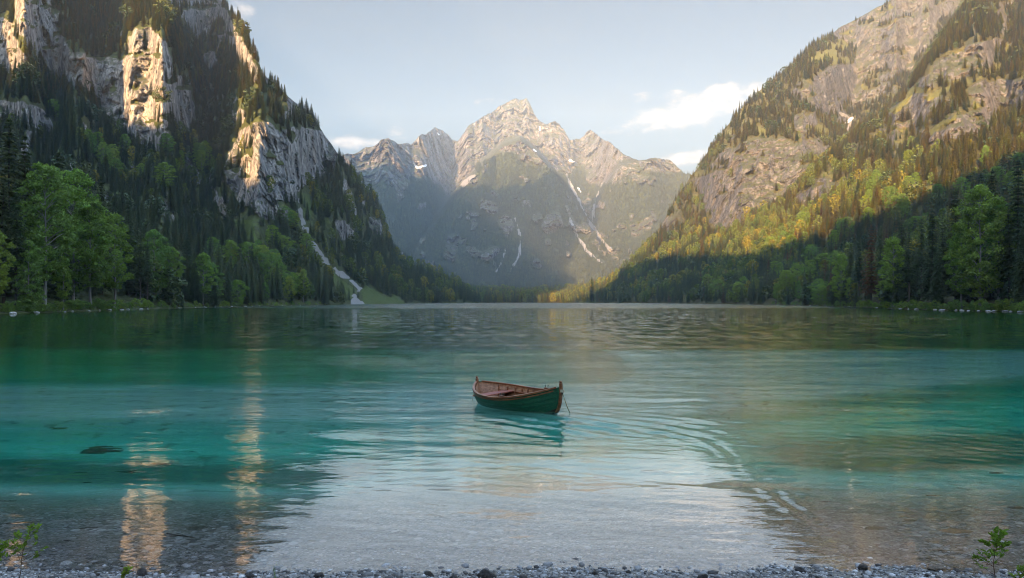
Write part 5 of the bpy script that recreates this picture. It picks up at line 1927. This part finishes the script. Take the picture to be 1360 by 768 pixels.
M_SUNK = stone_material('sunken_limestone', (.045, .045, .032), (.13, .125, .09), .9)
SUNKEN = [rock_mesh('sunken_stone', 90 + k, M_SUNK, .45) for k in range(2)]
SUNK = [  # column, row, width px, sort (S stone, L log), tilt, label
    (20, 696, 62, 'L', .05, 'long dark sunken branch reaching in from the left picture edge'), (240, 712, 52, 'L', -.16, 'dark sunken stick left of the bright reflection, nearest the shore'),
    (263, 702, 30, 'S', 0, 'flat dark sunken stone beside the dark stick'), (118, 702, 22, 'L', .03, 'short sunken stick below the leafy twig tops'),
    (92, 719, 16, 'L', -.05, 'small sunken stick near the white stones'), (166, 720, 18, 'S', 0, 'sunken stone right of the small stick near the white stones'),
    (138, 603, 60, 'S', 0, 'broad dark sunken rock in the teal shallows on the left'), (80, 571, 26, 'S', 0, 'dark sunken rock farthest out on the left'),
    (50, 618, 28, 'L', .06, 'sunken log left of the broad dark rock'), (215, 620, 38, 'S', 0, 'dark flat sunken rock right of the broad one'),
    (106, 634, 20, 'S', 0, 'round sunken stone below the broad dark rock'), (165, 632, 30, 'S', 0, 'pale topped sunken stone in the yellow green shallows'),
    (112, 646, 18, 'L', -.08, 'thin sunken stick in the yellow green shallows'), (320, 653, 30, 'L', -.12, 'sunken stick at the edge of the dark reflection'),
    (8, 668, 26, 'L', -.1, 'sunken stick above the long branch at the left picture edge'), (255, 603, 18, 'L', .02, 'small sunken stick far out, right of the broad rock'),
    (1270, 706, 46, 'B', 0, 'large brown sunken stone near the right shore'), (1163, 702, 32, 'S', 0, 'dark sunken stone with a pointed end, right shallows'),
    (1210, 692, 18, 'S', 0, 'round dark sunken stone between the pointed and the brown one'), (1325, 633, 24, 'S', 0, 'dark sunken rock far out on the right'),
    (1352, 676, 24, 'S', 0, 'dark sunken rock at the right picture edge'), (1096, 667, 18, 'L', 0, 'short sunken stick right of the wake'),
    (1142, 648, 16, 'L', .05, 'thin sunken stick far out right of the wake'), (1190, 637, 20, 'L', .05, 'sunken stick farthest out in the right shallows'),
    (1084, 733, 16, 'S', 0, 'sunken stone between wake and gravel on the right'), (1053, 707, 12, 'S', 0, 'small sunken stone under the outer wake line'),
    (1240, 660, 20, 'L', .1, 'bent sunken stick above the large brown stone'),
]
M_LOG = wood_material('waterlogged_wood', (.016, .012, .009), (.05, .038, .026), .8, (3, 20, 20), .1)
for k, (px, py, w, sort, tilt, label) in enumerate(SUNK):
    p = under_water(px, py)
    s = w / 2 * p[1] / F
    if sort == 'L':
        g = Geo()
        x = np.linspace(-1, 1, 9)
        rr = np.random.default_rng(200 + k)
        r0 = max(.018, s * .075)
        g.tube(np.stack([x * s, rr.normal(0, .05 * s, 9).cumsum() * .5, .4 * r0 + 0.03 * s * np.sin(x * 3 + k)], 1), r0 * (1 - .35 * (x + 1) / 2), 7)
        for q in range(2):
            a = rr.uniform(-.6, .6) * s
            g.tube([(a, 0, r0), (a + .15 * s, rr.uniform(-.3, .3) * s, r0 + .12 * s)], [r0 * .5, r0 * .2], 5)
        o = link(bpy.data.objects.new('sunken_branch', g.mesh('sunken_branch', M_LOG, True)))
        o.location = p
        o.rotation_euler = (0, 0, tilt + rr.uniform(-.25, .25))
        tag(o, label, 'branch')
    else:
        o = link(bpy.data.objects.new('sunken_stone', (BROWN if sort == 'B' else SUNKEN)[k % 2]))
        o.location = p
        o.scale = (s, s * .8, min(s * .45, .3))
        o.rotation_euler = (0, 0, .3 * ((k % 3) - 1))
        tag(o, label, 'stone')


def gravel():
    """the strip of loose pebbles at the water's edge: one sheet of stones nobody would count"""
    rr = np.random.default_rng(91)
    n = 26000
    y = rr.uniform(8.2, 10.6, n)
    x = rr.uniform(-1, 1, n) * (y * .66 + .4)
    size = np.clip(rr.lognormal(math.log(.0105), .62, n), .005, .06)
    d = y - shoreline_y(x)
    keep = rr.uniform(0, 1, n) < np.where(d < .1, 1, .45)
    x, y, size = x[keep], y[keep], size[keep]
    n = len(x)
    z = bed_z(x, y)
    bm = bmesh.new(); bmesh.ops.create_icosphere(bm, subdivisions=1, radius=1)
    B = np.array([v.co[:] for v in bm.verts]); T = np.array([[v.index for v in f.verts] for f in bm.faces]); bm.free()
    m = len(B)
    th = rr.uniform(0, 6.28, n)
    sx_, sy_, sz_ = size * rr.uniform(.8, 1.6, n), size * rr.uniform(.7, 1.1, n), size * rr.uniform(.4, .75, n)
    jit = 1 + rr.uniform(-.18, .18, (n, m))
    P = B[None] * jit[..., None] * np.stack([sx_, sy_, sz_], 1)[:, None]
    c, s = np.cos(th)[:, None], np.sin(th)[:, None]
    X = P[..., 0] * c - P[..., 1] * s + x[:, None]
    Yy = P[..., 0] * s + P[..., 1] * c + y[:, None]
    Z = P[..., 2] + (z + sz_ * .35)[:, None]
    V = np.stack([X, Yy, Z], 2).reshape(-1, 3)
    tr = (T[None] + (np.arange(n) * m)[:, None, None]).reshape(-1, 3)
    mt, t, out = material('loose_pebbles')
    geo = t.new('ShaderNodeNewGeometry')
    cr = t.ramp(geo.outputs['Random Per Island'], [(0, (.04, .037, .035)), (.25, (.10, .095, .09)), (.5, (.18, .175, .17)), (.75, (.27, .265, .26)), (.93, (.38, .37, .36)), (1, (.55, .54, .53))])
    tc = t.new('ShaderNodeTexCoord')
    cr = t.mix(1.0, cr, t.maprange(t.noise(tc.outputs['Object'], 60, 3), .3, .7, .8, 1.15), 'MULTIPLY')
    principled(t, out, cr, .6, None, .35)
    o = link(bpy.data.objects.new('gravel', np_mesh('gravel', V, tris=tr, mat=mt, smooth=True)))
    tag(o, kind='stuff')


gravel()

M_SHOOT = leaf_material('shoot_leaves', [(.10, .17, .022), (.15, .21, .03)], .5, .4, .3, 9.0)
M_TWIG = bark_material('twig_bark', (.05, .035, .022), (.13, .09, .06))


def plant(name, px, Y, height, lean, twigs, leaves, leaf, label, seed, cat, stem_r=.006, twig_len=.4, top_only=False):
    rr = np.random.default_rng(seed)
    x = Y * (px - CX) / F
    e = thing(name, (x, Y, float(bed_z(np.array(x), np.array(Y))) - .02), label, cat)
    g, lf = Geo(), []
    zz = np.linspace(0, 1, 9)
    main = np.stack([lean * height * zz ** 1.6 + .012 * np.sin(zz * 9), .03 * np.sin(zz * 5), zz * height], 1)
    g.tube(main, stem_r * (1 - .75 * zz), 6)
    lines = [main]
    for k in range(twigs):
        f = rr.uniform(.22, .92)
        a = np.array([np.interp(f, zz, main[:, i]) for i in range(3)])
        th = rr.uniform(0, 6.28)
        L = height * twig_len * (1.15 - f) * rr.uniform(.7, 1.2)
        d = np.array([math.cos(th), .6 * math.sin(th), rr.uniform(.35, .9)])
        d /= np.linalg.norm(d)
        s_ = np.linspace(0, 1, 6)[:, None]
        P = a + d * L * s_ + np.array([0, 0, .12 * L]) * s_ ** 2
        g.tube(P, stem_r * .45 * (1 - .7 * s_[:, 0]), 5)
        lines.append(P)
    for P in lines:
        n = leaves if P is not main else leaves * 2
        for k in range(n):
            f = rr.uniform(.35, 1) ** (.45 if top_only else .8)
            i = f * (len(P) - 1)
            j = min(int(i), len(P) - 2)
            p = P[j] + (P[j + 1] - P[j]) * (i - j)
            d = P[-1] - P[0]; d = d / np.linalg.norm(d)
            th = rr.uniform(0, 6.28)
            q = d * rr.uniform(.2, .9) + np.array([math.cos(th), math.sin(th), rr.uniform(-.2, .5)]) * .8
            q /= np.linalg.norm(q)
            sd = np.cross(q, rr.normal(0, 1, 3)); sd /= np.linalg.norm(sd)
            nn = np.cross(q, sd)
            l = leaf * rr.uniform(.6, 1.25)
            w = l * .24
            m1, m2 = p + q * l * .35, p + q * l * .7
            tip = p + q * l - nn * l * .18
            for sg in (-1, 1):
                lf += [(p, m1 + sg * sd * w + nn * w * .3, m1), (m1, m1 + sg * sd * w + nn * w * .3, m2 + sg * sd * w * .75), (m1, m2 + sg * sd * w * .75, m2), (m2, m2 + sg * sd * w * .75, tip)]
    lg = Geo(); lg.tris(np.array(lf))
    add_part('stem', g.mesh('stem', M_TWIG, True), e)
    add_part('leaves', lg.mesh('leaves', M_SHOOT), e)


plant('sapling', 1322, 8.75, .66, .02, 18, 11, .064, 'leafy green sapling at the bottom right corner of the shore', 31, 'sapling')
plant('sapling', 1356, 8.7, .30, .05, 6, 9, .05, 'low leafy shoot half cut by the right edge below the tall sapling', 36, 'sapling')
plant('sapling', 22, 8.8, .70, .26, 16, 9, .058, 'thin leaning twig with sparse yellow green leaves at the left bottom corner', 38, 'sapling', .005, .5, True)
plant('sapling', -4, 8.8, .52, .04, 12, 10, .06, 'yellow green leafy shoot cut by the left picture edge', 33, 'sapling', .005, .5, True)
plant('sapling', 160, 8.72, .27, .30, 5, 9, .05, 'short leafy shoot leaning right on the gravel near the white stones', 34, 'sapling', .005, .4)


def grass_tuft(px, Y, h, n, seed, label):
    rr = np.random.default_rng(seed)
    x = Y * (px - CX) / F
    tri = []
    for k in range(n):
        a = rr.uniform(0, 6.28)
        b = np.array([rr.normal(0, .015), rr.normal(0, .015), 0])
        L = h * rr.uniform(.45, 1)
        bend = np.array([math.cos(a), math.sin(a), 0]) * L * rr.uniform(.05, .3)
        sd = np.array([-math.sin(a), math.cos(a), 0]) * .004
        P = [b + np.array([0, 0, L]) * f + bend * f * f for f in (0, .35, .7, 1)]
        for i in range(3):
            w0, w1 = 1 - i / 3, 1 - (i + 1) / 3
            tri += [(P[i] - sd * w0, P[i] + sd * w0, P[i + 1] + sd * w1), (P[i] - sd * w0, P[i + 1] + sd * w1, P[i + 1] - sd * w1)]
    g = Geo(); g.tris(np.array(tri))
    o = link(bpy.data.objects.new('grass_tuft', g.mesh('grass_tuft', M_SHOOT)))
    o.location = (x, Y, float(bed_z(np.array(x), np.array(Y))) - .005)
    tag(o, label, 'grass tuft')


grass_tuft(364, 8.95, .34, 9, 51, 'thin tuft of grass blades at the bottom edge, left of the stones')
grass_tuft(268, 8.9, .22, 7, 52, 'small tuft of grass between leafy shoot and the thin tuft')
